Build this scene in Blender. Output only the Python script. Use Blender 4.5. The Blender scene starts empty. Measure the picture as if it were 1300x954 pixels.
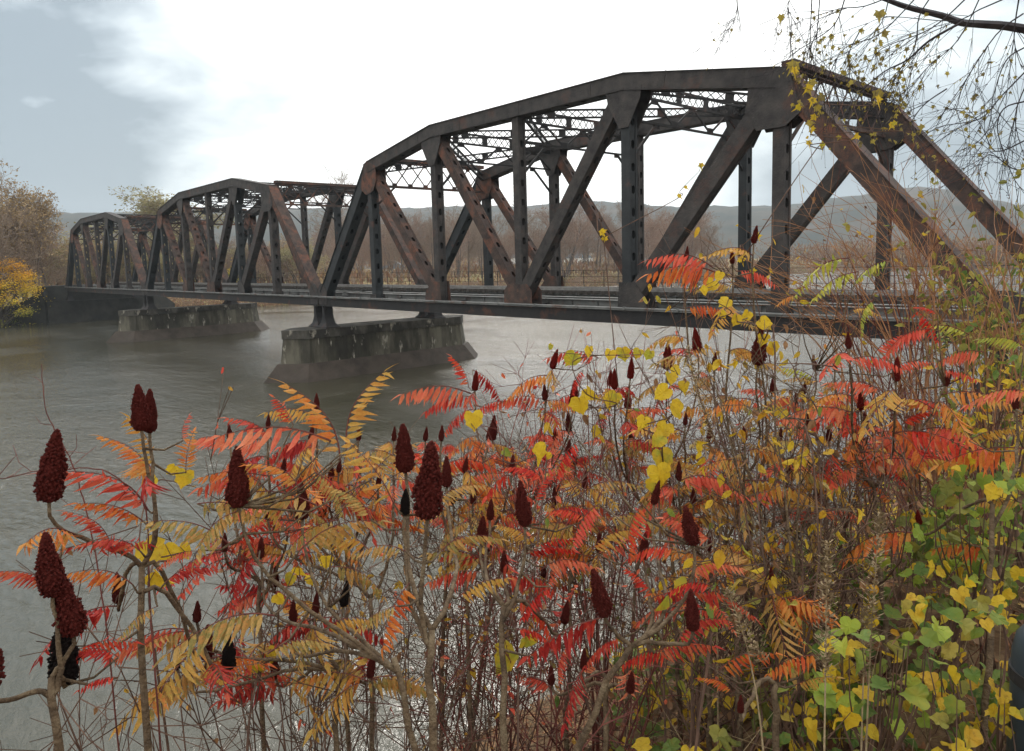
import bpy, math, random
from mathutils import Vector, Matrix, noise
random.seed(11)
R=math.radians
sc=bpy.context.scene; C=sc.collection
U=random.uniform
# ------------------------------------------------------------------ camera
FPX=909.58; CL=Vector((52.144,-27.477,9.2))
_y,_p,_r=R(47.832),R(6.279),R(-1.544)
FW=Vector((-math.sin(_y)*math.cos(_p),math.cos(_y)*math.cos(_p),-math.sin(_p)))
_rt=Vector((math.cos(_y),math.sin(_y),0)); _up=_rt.cross(FW)
RT=_rt*math.cos(_r)+_up*math.sin(_r); UP=_up*math.cos(_r)-_rt*math.sin(_r)
cd=bpy.data.cameras.new('camera'); cam=bpy.data.objects.new('camera',cd); C.objects.link(cam)
cam.matrix_world=Matrix(((RT.x,UP.x,-FW.x,CL.x),(RT.y,UP.y,-FW.y,CL.y),(RT.z,UP.z,-FW.z,CL.z),(0,0,0,1)))
cd.sensor_width=36; cd.lens=36*FPX/1300; cd.shift_x=0; cd.shift_y=-45/1300
cd.clip_start=.05; cd.clip_end=20000
sc.camera=cam
def ray(px,py): return (FW*FPX+RT*(px-650)-UP*(py-432))
def at(px,py,d): return CL+ray(px,py).normalized()*d
def pix(P):
    d=P-CL; z=d.dot(FW)
    return 650+FPX*d.dot(RT)/z, 432-FPX*d.dot(UP)/z
def lerp(t,a): # piecewise linear table
    if t<=a[0][0]: return a[0][1]
    for (x0,y0),(x1,y1) in zip(a,a[1:]):
        if t<=x1: return y0+(y1-y0)*(t-x0)/(x1-x0)
    return a[-1][1]
def sm(t): t=max(0,min(1,t)); return t*t*(3-2*t)
# ------------------------------------------------------------------ terrain
BX=[(-3000,300),(-400,20),(-60,36),(-40,40),(-26,41.3),(-15,42.6),(-3,41.8),(10,41),(30,38),(70,44),(200,75),(255,160),(300,900),(3000,5000)]
TX=[(-60,51.3),(-26.5,51.3),(-24.5,51.0),(-20,50.6),(-15,50.1),(-10,49.9),(0,49.4),(20,49),(3000,49)]
FX=[(-3000,-300),(-400,-80),(-60,-96),(-9,-100),(20,-102),(50,-108),(110,-104),(171,-92),(250,-98),(320,-92),(3000,-92)]
NY=[(-3000,300),(-90,332),(-28,330),(120,345),(400,380),(3000,900)]
def gz(x,y):
    s=x-lerp(y,BX)
    w=max(5,lerp(y,TX)-lerp(y,BX))
    sf=max(lerp(y,FX)-x, y-lerp(x,NY))
    top=7.55 if y<-5 else lerp(y,[(-5,7.55),(10,6.6)])
    n=noise.noise(Vector((x*.35,y*.35,0)))*.16+noise.noise(Vector((x*1.1,y*1.1,3)))*.07
    if s>0:
        z=top*min(1,s/w)
        if s>w: z+=min(2,(s-w)*.004)
        e=min(1,s/1.5)
        return z+n*e
    if sf>0:
        return 3.2*sm(sf/9)+1.0*sm((sf-20)/60)+n*min(1,sf/4)*1.5
    return max(-3,-.5*min(-s,-sf))
# ------------------------------------------------------------------ mesh builder
class MB:
    def __init__(s): s.v=[]; s.f=[]; s.m=[]; s.mi=0
    def face(s,*p):
        b=len(s.v); s.v+= [tuple(q) for q in p]; s.f.append(tuple(range(b,b+len(p)))); s.m.append(s.mi)
    def tube(s,pts,rad,n=5,cap=True):
        pts=[Vector(p) for p in pts]
        if not hasattr(rad,'__len__'): rad=[rad]*len(pts)
        b=len(s.v); prev=None
        for i,p in enumerate(pts):
            t=(pts[min(i+1,len(pts)-1)]-pts[max(i-1,0)])
            if t.length<1e-9: t=Vector((0,0,1))
            t.normalize()
            if prev is None:
                a=Vector((0,0,1)) if abs(t.z)<.9 else Vector((1,0,0))
                u=t.cross(a).normalized()
            else:
                u=prev-t*prev.dot(t)
                u=u.normalized() if u.length>1e-6 else t.cross(Vector((.3,.5,.8))).normalized()
            prev=u; w=t.cross(u)
            for k in range(n):
                a=2*math.pi*k/n; q=p+(u*math.cos(a)+w*math.sin(a))*rad[i]; s.v.append(q[:])
        for i in range(len(pts)-1):
            for k in range(n):
                k2=(k+1)%n; s.f.append((b+i*n+k,b+i*n+k2,b+(i+1)*n+k2,b+(i+1)*n+k)); s.m.append(s.mi)
        if cap:
            s.f.append(tuple(b+k for k in range(n))[::-1]); s.m.append(s.mi)
            e=b+(len(pts)-1)*n; s.f.append(tuple(e+k for k in range(n))); s.m.append(s.mi)
    def hexa(s,P):  # 8 corners: 4 bottom ccw, 4 top
        b=len(s.v); s.v+=[tuple(p) for p in P]
        for f in ((3,2,1,0),(4,5,6,7),(0,1,5,4),(1,2,6,5),(2,3,7,6),(3,0,4,7)):
            s.f.append(tuple(b+i for i in f)); s.m.append(s.mi)
    def box(s,x0,x1,y0,y1,z0,z1):
        s.hexa([(x0,y0,z0),(x1,y0,z0),(x1,y1,z0),(x0,y1,z0),(x0,y0,z1),(x1,y0,z1),(x1,y1,z1),(x0,y1,z1)])
    def beam(s,p0,p1,a,b,na,off=0,offb=0):
        """solid bar from p0 to p1: a = size along na-perp-to-axis direction, b = size along the third"""
        p0=Vector(p0);p1=Vector(p1);t=(p1-p0).normalized(); na=Vector(na); na=(na-t*na.dot(t)).normalized(); nb=t.cross(na)
        o=na*off+nb*offb; A=na*a/2;B=nb*b/2
        s.hexa([p0-A-B+o,p0+A-B+o,p0+A+B+o,p0-A+B+o,p1-A-B+o,p1+A-B+o,p1+A+B+o,p1-A+B+o])
    def prism(s,poly,y0,y1):  # polygon in XZ extruded in Y
        n=len(poly); b=len(s.v)
        s.v+=[(x,y0,z) for x,z in poly]+[(x,y1,z) for x,z in poly]
        s.f.append(tuple(range(b,b+n))); s.f.append(tuple(range(b+2*n-1,b+n-1,-1))); s.m+=[s.mi]*2
        for i in range(n):
            j=(i+1)%n; s.f.append((b+j,b+i,b+n+i,b+n+j)); s.m.append(s.mi)
    def pprism(s,poly,z0,z1,sc0=1,sc1=1,c=(0,0)):  # plan polygon extruded in Z
        n=len(poly); b=len(s.v)
        for z,k in ((z0,sc0),(z1,sc1)):
            if isinstance(k,(int,float)): s.v+=[(c[0]+(x-c[0])*k,c[1]+(y-c[1])*k,z) for x,y in poly]
            else: s.v+=[(x,y,z) for x,y in k]
        s.f.append(tuple(range(b+n-1,b-1,-1))); s.f.append(tuple(range(b+n,b+2*n))); s.m+=[s.mi]*2
        for i in range(n):
            j=(i+1)%n; s.f.append((b+i,b+j,b+n+j,b+n+i)); s.m.append(s.mi)
    def perf(s,p0,p1,w,wd,nrm,pitch=1.05,hl=.4,hw=.2,margin=.6,th=.02):
        """perforated cover plate centred on p0-p1, width w along wd, elongated holes"""
        p0=Vector(p0);p1=Vector(p1);L=(p1-p0).length;t=(p1-p0)/L;wd=Vector(wd);nrm=Vector(nrm)*th
        n=max(1,int((L-2*margin)/pitch)); m=(L-n*pitch)/2
        def P(u,v): return p0+t*u+wd*v
        def quad(a,b,c,d):
            s.face(a+nrm/2,b+nrm/2,c+nrm/2,d+nrm/2); s.face(d-nrm/2,c-nrm/2,b-nrm/2,a-nrm/2)
        quad(P(0,-w/2),P(m,-w/2),P(m,w/2),P(0,w/2)); quad(P(L-m,-w/2),P(L,-w/2),P(L,w/2),P(L-m,w/2))
        for i in range(n):
            u0=m+i*pitch;u1=u0+pitch;c=(u0+u1)/2
            o=[(u0,-w/2),(c,-w/2),(u1,-w/2),(u1,0),(u1,w/2),(c,w/2),(u0,w/2),(u0,0)]
            h=[(c-hl*.33,-hw*.5),(c,-hw*.5),(c+hl*.33,-hw*.5),(c+hl*.5,0),(c+hl*.33,hw*.5),(c,hw*.5),(c-hl*.33,hw*.5),(c-hl*.5,0)]
            for k in range(8):
                k2=(k+1)%8
                quad(P(*o[k]),P(*o[k2]),P(*h[k2]),P(*h[k]))
                a,b=P(*h[k]),P(*h[k2]); s.face(a+nrm/2,b+nrm/2,b-nrm/2,a-nrm/2)
    def data(s,name,mats,smooth=False):
        me=bpy.data.meshes.new(name); me.from_pydata(s.v,[],s.f)
        for m in (mats if isinstance(mats,(list,tuple)) else [mats]): me.materials.append(m)
        if any(s.m): me.polygons.foreach_set('material_index',s.m)
        if smooth: me.polygons.foreach_set('use_smooth',[True]*len(s.f))
        me.update(); return me
    def build(s,name,mats,parent=None,smooth=False):
        return link(name,s.data(name,mats,smooth),parent)
def link(name,data,parent=None,M=None):
    o=bpy.data.objects.new(name,data); C.objects.link(o)
    if parent: o.parent=parent
    if M is not None: o.matrix_local=M
    return o
def tag(o,label=None,cat=None,group=None,kind=None):
    for k,v in (('label',label),('category',cat),('group',group),('kind',kind)):
        if v: o[k]=v
    return o
def root(name,loc,label,cat,group=None,rz=0):
    o=link(name,None); o.location=loc; o.rotation_euler=(0,0,rz); o.empty_display_size=.3
    return tag(o,label,cat,group)
# ------------------------------------------------------------------ materials
def mat(name):
    m=bpy.data.materials.new(name); m.use_nodes=True; nt=m.node_tree; nt.nodes.clear()
    return m,nt,nt.nodes,nt.links
def nd(nt,t,**kw):
    n=nt.nodes.new(t)
    for k,v in kw.items():
        if k.startswith('_'): setattr(n,k[1:],v)
        else: n.inputs[k.replace('~',' ')].default_value=v
    return n
def ramp(nt,src,stops,interp='LINEAR'):
    r=nt.nodes.new('ShaderNodeValToRGB'); r.color_ramp.interpolation=interp
    e=r.color_ramp.elements
    while len(e)<len(stops): e.new(.5)
    for el,(p,c) in zip(e,stops): el.position=p; el.color=(*c,1)
    nt.links.new(src,r.inputs[0]); return r
def noisy(name,stops,scale,rough=.8,detail=6,bump=0,bscale=None,coord='Object',stretch=None,second=None,spec=.3,metal=0,distort=0):
    m,nt,N,L=mat(name)
    tc=N.new('ShaderNodeTexCoord'); src=tc.outputs[coord]
    if stretch:
        mp=nd(nt,'ShaderNodeMapping'); mp.inputs['Scale'].default_value=stretch; L.new(src,mp.inputs[0]); src=mp.outputs[0]
    n1=nd(nt,'ShaderNodeTexNoise',Scale=scale,Detail=detail,Roughness=.6,Distortion=distort); L.new(src,n1.inputs['Vector'])
    rp=ramp(nt,n1.outputs['Fac'],stops); col=rp.outputs[0]
    if second: # (scale, lo, hi, color)
        n2=nd(nt,'ShaderNodeTexNoise',Scale=second[0],Detail=5,Roughness=.65); L.new(src,n2.inputs['Vector'])
        mr=nd(nt,'ShaderNodeMapRange'); mr.inputs[1].default_value=second[1]; mr.inputs[2].default_value=second[2]; L.new(n2.outputs['Fac'],mr.inputs[0])
        mx=nd(nt,'ShaderNodeMix',_data_type='RGBA'); mx.inputs[7].default_value=(*second[3],1); L.new(mr.outputs[0],mx.inputs[0]); L.new(col,mx.inputs[6]); col=mx.outputs[2]
    b=nd(nt,'ShaderNodeBsdfPrincipled',Roughness=rough,Metallic=metal); b.inputs['Specular IOR Level'].default_value=spec
    L.new(col,b.inputs['Base Color'])
    if bump:
        n3=nd(nt,'ShaderNodeTexNoise',Scale=bscale or scale*4,Detail=6); L.new(src,n3.inputs['Vector'])
        bp=nd(nt,'ShaderNodeBump',Strength=bump,Distance=.05); L.new(n3.outputs['Fac'],bp.inputs['Height']); L.new(bp.outputs[0],b.inputs['Normal'])
    o=N.new('ShaderNodeOutputMaterial'); L.new(b.outputs[0],o.inputs[0]); return m
def leafmat(name,cols,trans=.35,spot=.55,rough=.6,scale=22,spotcol=(.1,.05,.02)):
    """leaf: colour picked per leaf (per mesh island), blotched, partly translucent"""
    m,nt,N,L=mat(name)
    g=N.new('ShaderNodeNewGeometry'); oi=N.new('ShaderNodeObjectInfo')
    ad=nd(nt,'ShaderNodeMath',_operation='ADD'); L.new(g.outputs['Random Per Island'],ad.inputs[0]); L.new(oi.outputs['Random'],ad.inputs[1])
    fr=nd(nt,'ShaderNodeMath',_operation='MULTIPLY'); fr.inputs[1].default_value=.5; L.new(ad.outputs[0],fr.inputs[0])
    tc=N.new('ShaderNodeTexCoord'); n1=nd(nt,'ShaderNodeTexNoise',Scale=scale,Detail=4); L.new(tc.outputs['Object'],n1.inputs['Vector'])
    a2=nd(nt,'ShaderNodeMath',_operation='MULTIPLY_ADD'); a2.inputs[1].default_value=.9; L.new(n1.outputs['Fac'],a2.inputs[0])
    s2=nd(nt,'ShaderNodeMath',_operation='SUBTRACT'); L.new(fr.outputs[0],s2.inputs[0]); s2.inputs[1].default_value=.45; L.new(s2.outputs[0],a2.inputs[2])
    n=len(cols); rp=ramp(nt,a2.outputs[0],[(.12+.76*i/max(1,n-1),c) for i,c in enumerate(cols)])
    n2=nd(nt,'ShaderNodeTexNoise',Scale=scale*3.3,Detail=5,Roughness=.7); L.new(tc.outputs['Object'],n2.inputs['Vector'])
    mr=nd(nt,'ShaderNodeMapRange'); mr.inputs[1].default_value=.52; mr.inputs[2].default_value=.7; mr.inputs[4].default_value=spot; L.new(n2.outputs['Fac'],mr.inputs[0])
    mx=nd(nt,'ShaderNodeMix',_data_type='RGBA'); mx.inputs[7].default_value=(*spotcol,1); L.new(mr.outputs[0],mx.inputs[0]); L.new(rp.outputs[0],mx.inputs[6])
    b=nd(nt,'ShaderNodeBsdfPrincipled',Roughness=rough); b.inputs['Specular IOR Level'].default_value=.3; L.new(mx.outputs[2],b.inputs['Base Color'])
    bp=nd(nt,'ShaderNodeBump',Strength=.6,Distance=.006); L.new(n2.outputs['Fac'],bp.inputs['Height']); L.new(bp.outputs[0],b.inputs['Normal'])
    t=N.new('ShaderNodeBsdfTranslucent'); L.new(mx.outputs[2],t.inputs[0])
    ms=N.new('ShaderNodeMixShader'); ms.inputs[0].default_value=trans; L.new(b.outputs[0],ms.inputs[1]); L.new(t.outputs[0],ms.inputs[2])
    o=N.new('ShaderNodeOutputMaterial'); L.new(ms.outputs[0],o.inputs[0]); return m
M={}
M['steel']=noisy('weathered steel',[(.3,(.020,.018,.017)),(.5,(.042,.037,.034)),(.7,(.066,.056,.049))],1.9,rough=.7,bump=.5,bscale=14,second=(.8,.57,.74,(.085,.042,.03)),detail=10,spec=.35)
M['steelrust']=noisy('rusty steel',[(.3,(.030,.024,.022)),(.5,(.062,.044,.037)),(.7,(.10,.062,.047))],1.9,rough=.8,bump=.5,bscale=14,second=(1.1,.50,.68,(.17,.07,.042)),detail=10,spec=.25)
M['steeldark']=noisy('dark steel',[(.3,(.012,.012,.013)),(.6,(.024,.022,.021))],1.5,rough=.7,bump=.3,bscale=12,second=(.8,.58,.72,(.08,.035,.022)),spec=.35)
M['steelteal']=noisy('bluish dark steel',[(.3,(.016,.019,.021)),(.6,(.030,.033,.034))],1.2,rough=.7,bump=.3,bscale=12,second=(.7,.6,.75,(.10,.045,.03)),spec=.35)
M['rail']=noisy('worn rail',[(.3,(.22,.21,.2)),(.7,(.4,.39,.37))],2,rough=.35,metal=.6)
M['tie']=noisy('weathered timber',[(.3,(.03,.026,.022)),(.6,(.09,.08,.07)),(.8,(.2,.19,.18))],3,rough=.9,bump=.4,stretch=(6,1,1))
M['girtop']=noisy('grey stringer steel',[(.3,(.10,.105,.10)),(.7,(.2,.2,.19))],1.5,rough=.6,second=(1.2,.55,.7,(.12,.06,.04)))
M['concdark']=noisy('stained concrete',[(.3,(.022,.02,.017)),(.5,(.045,.041,.034)),(.68,(.10,.092,.075))],.9,rough=.9,bump=.6,bscale=6,stretch=(1,1,.55),second=(1.4,.60,.7,(.34,.31,.25)),detail=9)
M['conc']=noisy('old concrete',[(.3,(.022,.02,.015)),(.48,(.055,.05,.037)),(.66,(.14,.128,.095))],.7,rough=.9,bump=.6,bscale=6,stretch=(1.2,1.2,.35),second=(1.1,.58,.66,(.42,.39,.32)),detail=9)
M['apron']=noisy('silty wet concrete',[(.3,(.035,.027,.02)),(.7,(.08,.062,.048))],.8,rough=.75,bump=.4,bscale=5,second=(.4,.6,.75,(.04,.05,.025)))
M['stone']=noisy('dark abutment stone',[(.3,(.015,.015,.013)),(.7,(.05,.047,.04))],.6,rough=.9,bump=.7,bscale=3)
M['bark']=noisy('grey brown bark',[(.3,(.05,.042,.035)),(.7,(.13,.11,.09))],9,rough=.9,bump=.5,stretch=(1,1,.3))
M['barkfar']=noisy('far bark',[(.3,(.07,.055,.045)),(.7,(.15,.125,.105))],1,rough=.95)
M['twigfar']=noisy('far twigs',[(.3,(.17,.125,.09)),(.7,(.30,.22,.155))],.4,rough=.95)
M['twigred']=noisy('far reddish twigs',[(.3,(.19,.125,.09)),(.7,(.34,.22,.15))],.4,rough=.95)
M['stem']=noisy('sumac stem',[(.3,(.05,.033,.02)),(.5,(.12,.08,.045)),(.7,(.2,.15,.09))],26,rough=.85,bump=.5,bscale=90)
M['twig']=noisy('thin brown twig',[(.3,(.05,.03,.022)),(.7,(.15,.085,.055))],15,rough=.8)
M['twigorange']=noisy('thin orange brown shoot',[(.3,(.20,.09,.04)),(.7,(.38,.19,.085))],6,rough=.7)
M['twigdark']=noisy('dark maple twig',[(.3,(.018,.016,.02)),(.7,(.05,.042,.045))],15,rough=.7)
M['twigred2']=noisy('purplish red twig',[(.3,(.07,.02,.018)),(.7,(.17,.05,.035))],15,rough=.8)
M['straw']=noisy('dry straw seed head',[(.3,(.17,.12,.06)),(.7,(.38,.29,.17))],60,rough=.9)
M['cone']=noisy('velvet red sumac fruit',[(.3,(.12,.02,.016)),(.55,(.25,.042,.032)),(.75,(.42,.13,.09))],90,rough=.95,bump=.9,bscale=500,second=(22,.5,.68,(.055,.010,.008)),spec=.1)
M['conedead']=noisy('blackened sumac fruit',[(.3,(.012,.010,.010)),(.7,(.05,.035,.03))],80,rough=.95,bump=.9,bscale=400,spec=.1)
M['conebright']=noisy('bright red sumac fruit',[(.3,(.16,.012,.009)),(.7,(.36,.035,.026))],80,rough=.95,bump=.8,bscale=400,second=(20,.5,.7,(.1,.01,.008)),spec=.1)
CR=dict(
 red=[(.38,.012,.012),(.55,.025,.015),(.66,.06,.03),(.60,.12,.03)],
 crimson=[(.30,.014,.014),(.46,.03,.025),(.58,.07,.04),(.62,.15,.06)],
 orange=[(.62,.10,.03),(.68,.18,.035),(.70,.27,.05),(.58,.32,.08)],
 tan=[(.32,.21,.06),(.52,.31,.09),(.58,.28,.08),(.28,.26,.08),(.6,.38,.12)],
 amber=[(.58,.26,.05),(.64,.36,.07),(.5,.33,.07),(.68,.22,.05)],
 coral=[(.62,.07,.045),(.70,.13,.07),(.72,.22,.10)],
 lime=[(.38,.40,.05),(.5,.45,.06),(.30,.36,.06)],
)
for k,v in CR.items(): M['f_'+k]=leafmat('sumac leaf '+k,v)
M['yellow']=leafmat('yellow vine leaf',[(.5,.32,.02),(.66,.47,.03),(.6,.40,.025),(.35,.36,.04)],trans=.4,scale=26,spotcol=(.25,.1,.02))
M['yellowsm']=leafmat('small yellow leaf',[(.5,.26,.02),(.62,.42,.04),(.55,.32,.03),(.4,.36,.05)],trans=.4,scale=20)
M['green']=leafmat('green leaf',[(.07,.12,.025),(.12,.19,.035),(.20,.25,.04),(.34,.32,.045)],trans=.35,scale=16,spotcol=(.3,.22,.03))
M['lime']=leafmat('lime green leaf',[(.22,.30,.04),(.34,.42,.06),(.5,.5,.07)],trans=.4,scale=14,spotcol=(.3,.22,.03))
M['olive']=leafmat('olive leaf',[(.12,.14,.03),(.22,.22,.045),(.34,.29,.05),(.45,.32,.06)],trans=.35,scale=12)
M['litter']=leafmat('fallen leaf',[(.09,.04,.02),(.2,.085,.035),(.3,.15,.06),(.22,.14,.08),(.5,.33,.08)],trans=.1,scale=9)
M['mapleleaf']=leafmat('dull yellow maple leaf',[(.24,.20,.04),(.36,.30,.06),(.42,.33,.06),(.2,.16,.06)],trans=.4,scale=12)
M['drybrown']=leafmat('dry brown leaf',[(.12,.06,.03),(.24,.12,.05),(.34,.19,.09)],trans=.2,scale=10)
M['farpale']=leafmat('pale olive far leaf',[(.17,.16,.06),(.3,.27,.12),(.4,.34,.14)],trans=.2,scale=.5)
M['farbuff']=leafmat('buff far leaf',[(.19,.13,.06),(.31,.215,.10),(.4,.28,.13)],trans=.2,scale=.5)
M['farbrown']=leafmat('russet far leaf',[(.13,.07,.045),(.24,.12,.06),(.28,.17,.09)],trans=.2,scale=.5)
def yellowmaple():
    m,nt,N,L=mat('turning maple leaf')
    tc=N.new('ShaderNodeTexCoord'); sp=N.new('ShaderNodeSeparateXYZ'); L.new(tc.outputs['Object'],sp.inputs[0])
    n=nd(nt,'ShaderNodeTexNoise',Scale=.35,Detail=4); L.new(tc.outputs['Object'],n.inputs['Vector'])
    g=N.new('ShaderNodeNewGeometry')
    mr=nd(nt,'ShaderNodeMapRange'); mr.inputs[1].default_value=1.5; mr.inputs[2].default_value=13; L.new(sp.outputs[2],mr.inputs[0])
    a=nd(nt,'ShaderNodeMath',_operation='MULTIPLY_ADD'); a.inputs[1].default_value=1.1; L.new(n.outputs['Fac'],a.inputs[0]); 
    b0=nd(nt,'ShaderNodeMath',_operation='MULTIPLY_ADD'); b0.inputs[1].default_value=.3; L.new(g.outputs['Random Per Island'],b0.inputs[0]); L.new(mr.outputs[0],b0.inputs[2])
    s=nd(nt,'ShaderNodeMath',_operation='SUBTRACT'); s.inputs[1].default_value=.7; L.new(b0.outputs[0],s.inputs[0]); L.new(s.outputs[0],a.inputs[2])
    rp=ramp(nt,a.outputs[0],[(0,(.14,.17,.02)),(.3,(.48,.42,.03)),(.55,(.78,.54,.03)),(.95,(.78,.42,.025))])
    d=nd(nt,'ShaderNodeBsdfPrincipled',Roughness=.7); L.new(rp.outputs[0],d.inputs['Base Color']); t=N.new('ShaderNodeBsdfTranslucent'); L.new(rp.outputs[0],t.inputs[0])
    ms=N.new('ShaderNodeMixShader'); ms.inputs[0].default_value=.3; L.new(d.outputs[0],ms.inputs[1]); L.new(t.outputs[0],ms.inputs[2])
    o=N.new('ShaderNodeOutputMaterial'); L.new(ms.outputs[0],o.inputs[0]); return m
M['ymaple']=yellowmaple()
# ground: soil, leaf litter; dry grass on the far plain
def groundmat():
    m,nt,N,L=mat('riverbank ground')
    g=N.new('ShaderNodeNewGeometry'); P=g.outputs['Position']
    n1=nd(nt,'ShaderNodeTexNoise',Scale=4,Detail=9,Roughness=.7); L.new(P,n1.inputs['Vector'])
    near=ramp(nt,n1.outputs['Fac'],[(.3,(.035,.023,.013)),(.5,(.11,.065,.035)),(.62,(.20,.13,.07)),(.75,(.32,.24,.14))])
    n2=nd(nt,'ShaderNodeTexNoise',Scale=.02,Detail=7,Roughness=.6); L.new(P,n2.inputs['Vector'])
    far=ramp(nt,n2.outputs['Fac'],[(.35,(.10,.12,.045)),(.5,(.30,.24,.11)),(.62,(.34,.26,.13)),(.72,(.13,.14,.06))])
    sp=N.new('ShaderNodeSeparateXYZ'); L.new(P,sp.inputs[0])
    mr=nd(nt,'ShaderNodeMapRange'); mr.inputs[1].default_value=-115; mr.inputs[2].default_value=-135; mr.inputs[3].default_value=0; mr.inputs[4].default_value=1; L.new(sp.outputs[0],mr.inputs[0])
    mr2=nd(nt,'ShaderNodeMapRange'); mr2.inputs[1].default_value=345; mr2.inputs[2].default_value=365; L.new(sp.outputs[1],mr2.inputs[0])
    mxx=nd(nt,'ShaderNodeMath',_operation='MAXIMUM'); L.new(mr.outputs[0],mxx.inputs[0]); L.new(mr2.outputs[0],mxx.inputs[1])
    mx=nd(nt,'ShaderNodeMix',_data_type='RGBA'); L.new(mxx.outputs[0],mx.inputs[0]); L.new(near.outputs[0],mx.inputs[6]); L.new(far.outputs[0],mx.inputs[7])
    b=nd(nt,'ShaderNodeBsdfPrincipled',Roughness=.95); b.inputs['Specular IOR Level'].default_value=.15; L.new(mx.outputs[2],b.inputs['Base Color'])
    bp=nd(nt,'ShaderNodeBump',Strength=.8,Distance=.06); L.new(n1.outputs['Fac'],bp.inputs['Height']); L.new(bp.outputs[0],b.inputs['Normal'])
    o=N.new('ShaderNodeOutputMaterial'); L.new(b.outputs[0],o.inputs[0]); return m
M['ground']=groundmat()
M['hills']=noisy('wooded hillside',[(.3,(.030,.036,.030)),(.5,(.065,.06,.045)),(.65,(.10,.075,.055)),(.8,(.13,.12,.07))],.012,rough=1,detail=12,spec=.05)
def watermat():
    m,nt,N,L=mat('river water')
    g=N.new('ShaderNodeNewGeometry'); P=g.outputs['Position']
    mp=nd(nt,'ShaderNodeMapping'); mp.inputs['Scale'].default_value=(.55,1.25,1); mp.inputs['Rotation'].default_value=(0,0,R(12)); L.new(P,mp.inputs[0])
    w1=nd(nt,'ShaderNodeTexNoise',Scale=2.8,Detail=5,Roughness=.68,Distortion=.5); L.new(mp.outputs[0],w1.inputs['Vector'])
    w2=nd(nt,'ShaderNodeTexNoise',Scale=.55,Detail=3,Roughness=.5,Distortion=.8); L.new(mp.outputs[0],w2.inputs['Vector'])
    # patches of rougher and calmer water
    w3=nd(nt,'ShaderNodeTexNoise',Scale=.035,Detail=4,Roughness=.55,Distortion=1.2); L.new(P,w3.inputs['Vector'])
    pr=nd(nt,'ShaderNodeMapRange'); pr.inputs[1].default_value=.38; pr.inputs[2].default_value=.62; pr.inputs[3].default_value=.35; pr.inputs[4].default_value=1; L.new(w3.outputs['Fac'],pr.inputs[0])
    s=nd(nt,'ShaderNodeMath',_operation='MULTIPLY_ADD'); s.inputs[1].default_value=1.5; L.new(w2.outputs['Fac'],s.inputs[0]); L.new(w1.outputs['Fac'],s.inputs[2])
    sx=N.new('ShaderNodeSeparateXYZ'); L.new(P,sx.inputs[0]); wy=nd(nt,'ShaderNodeMapRange'); wy.inputs[1].default_value=5; wy.inputs[2].default_value=160; wy.inputs[3].default_value=1; wy.inputs[4].default_value=4; L.new(sx.outputs[1],wy.inputs[0])
    h0=nd(nt,'ShaderNodeMath',_operation='MULTIPLY'); L.new(s.outputs[0],h0.inputs[0]); L.new(wy.outputs[0],h0.inputs[1])
    h=nd(nt,'ShaderNodeMath',_operation='MULTIPLY'); L.new(h0.outputs[0],h.inputs[0]); L.new(pr.outputs[0],h.inputs[1])
    bp=nd(nt,'ShaderNodeBump',Strength=1,Distance=.10); L.new(h.outputs[0],bp.inputs['Height'])
    b=nd(nt,'ShaderNodeBsdfPrincipled',Roughness=.07,IOR=1.45)
    cr=ramp(nt,w3.outputs['Fac'],[(.35,(.050,.048,.028)),(.65,(.075,.068,.045))]); L.new(cr.outputs[0],b.inputs['Base Color'])
    b.inputs['Specular IOR Level'].default_value=.75
    L.new(bp.outputs[0],b.inputs['Normal'])
    o=N.new('ShaderNodeOutputMaterial'); L.new(b.outputs[0],o.inputs[0]); return m
M['water']=watermat()
# ------------------------------------------------------------------ ground, water, hills
def axis(lo,hi,mid0,mid1,step,grow):
    a=[]; x=mid0
    while x<=mid1: a.append(x); x+=step
    s=step; x=mid1+step
    b=[]
    while x<hi: b.append(x); s*=grow; x+=s
    b.append(hi); s=step; x=mid0-step; c=[]
    while x>lo: c.append(x); s*=grow; x-=s
    c.append(lo); return c[::-1]+a+b
EXT=1830
xs=axis(-EXT,EXT,34,62,.35,1.045); ys=axis(-EXT,EXT,-34,6,.4,1.04)
g=MB(); nx=len(xs)
for y in ys:
    for x in xs: g.v.append((x,y,gz(x,y)))
for j in range(len(ys)-1):
    for i in range(nx-1):
        g.f.append((j*nx+i,j*nx+i+1,(j+1)*nx+i+1,(j+1)*nx+i)); g.m.append(0)
tag(g.build('ground',M['ground'],smooth=True),kind='structure')
w=MB(); w.face((-EXT,-EXT,.45),(EXT,-EXT,.45),(EXT,EXT,.45),(-EXT,EXT,.45)); tag(w.build('river_water',M['water']),kind='structure')
HZ=[(-180,.05),(-110,.06),(-85,.066),(-79.5,.071),(-73.6,.0738),(-64,.076),(-53,.0775),(-47,.071),(-41.4,.0725),(-33,.066),(-26.8,.064),(-23,.071),(-19.2,.0742),(-16,.066),(-12.8,.047),(-8,.05),(5,.06),(60,.05),(180,.05)]
hm=MB(); NA=900; RR=[(900,0),(1000,.12),(1120,.38),(1250,.62),(1400,.83),(1520,.95),(1620,1),(1700,.93),(1790,.7)]
for ia in range(NA):
    az=-180+360*ia/NA; a=R(az); t=lerp(az,HZ)
    for r,k in RR:
        p=Vector((CL.x+math.sin(a)*r,CL.y+math.cos(a)*r,0))
        n=noise.noise(p*.004)*.16+noise.noise(p*.012)*.05
        fine=noise.noise(p*.05)*3.0+noise.noise(p*.11)*2
        z=3.5+(t*1620+5.5)*k*(1+n*(1 if k<1 else .25)) + fine*min(1,k*3)
        if r<=900: z=-2
        hm.v.append((p.x,p.y,z))
nr=len(RR)
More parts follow.
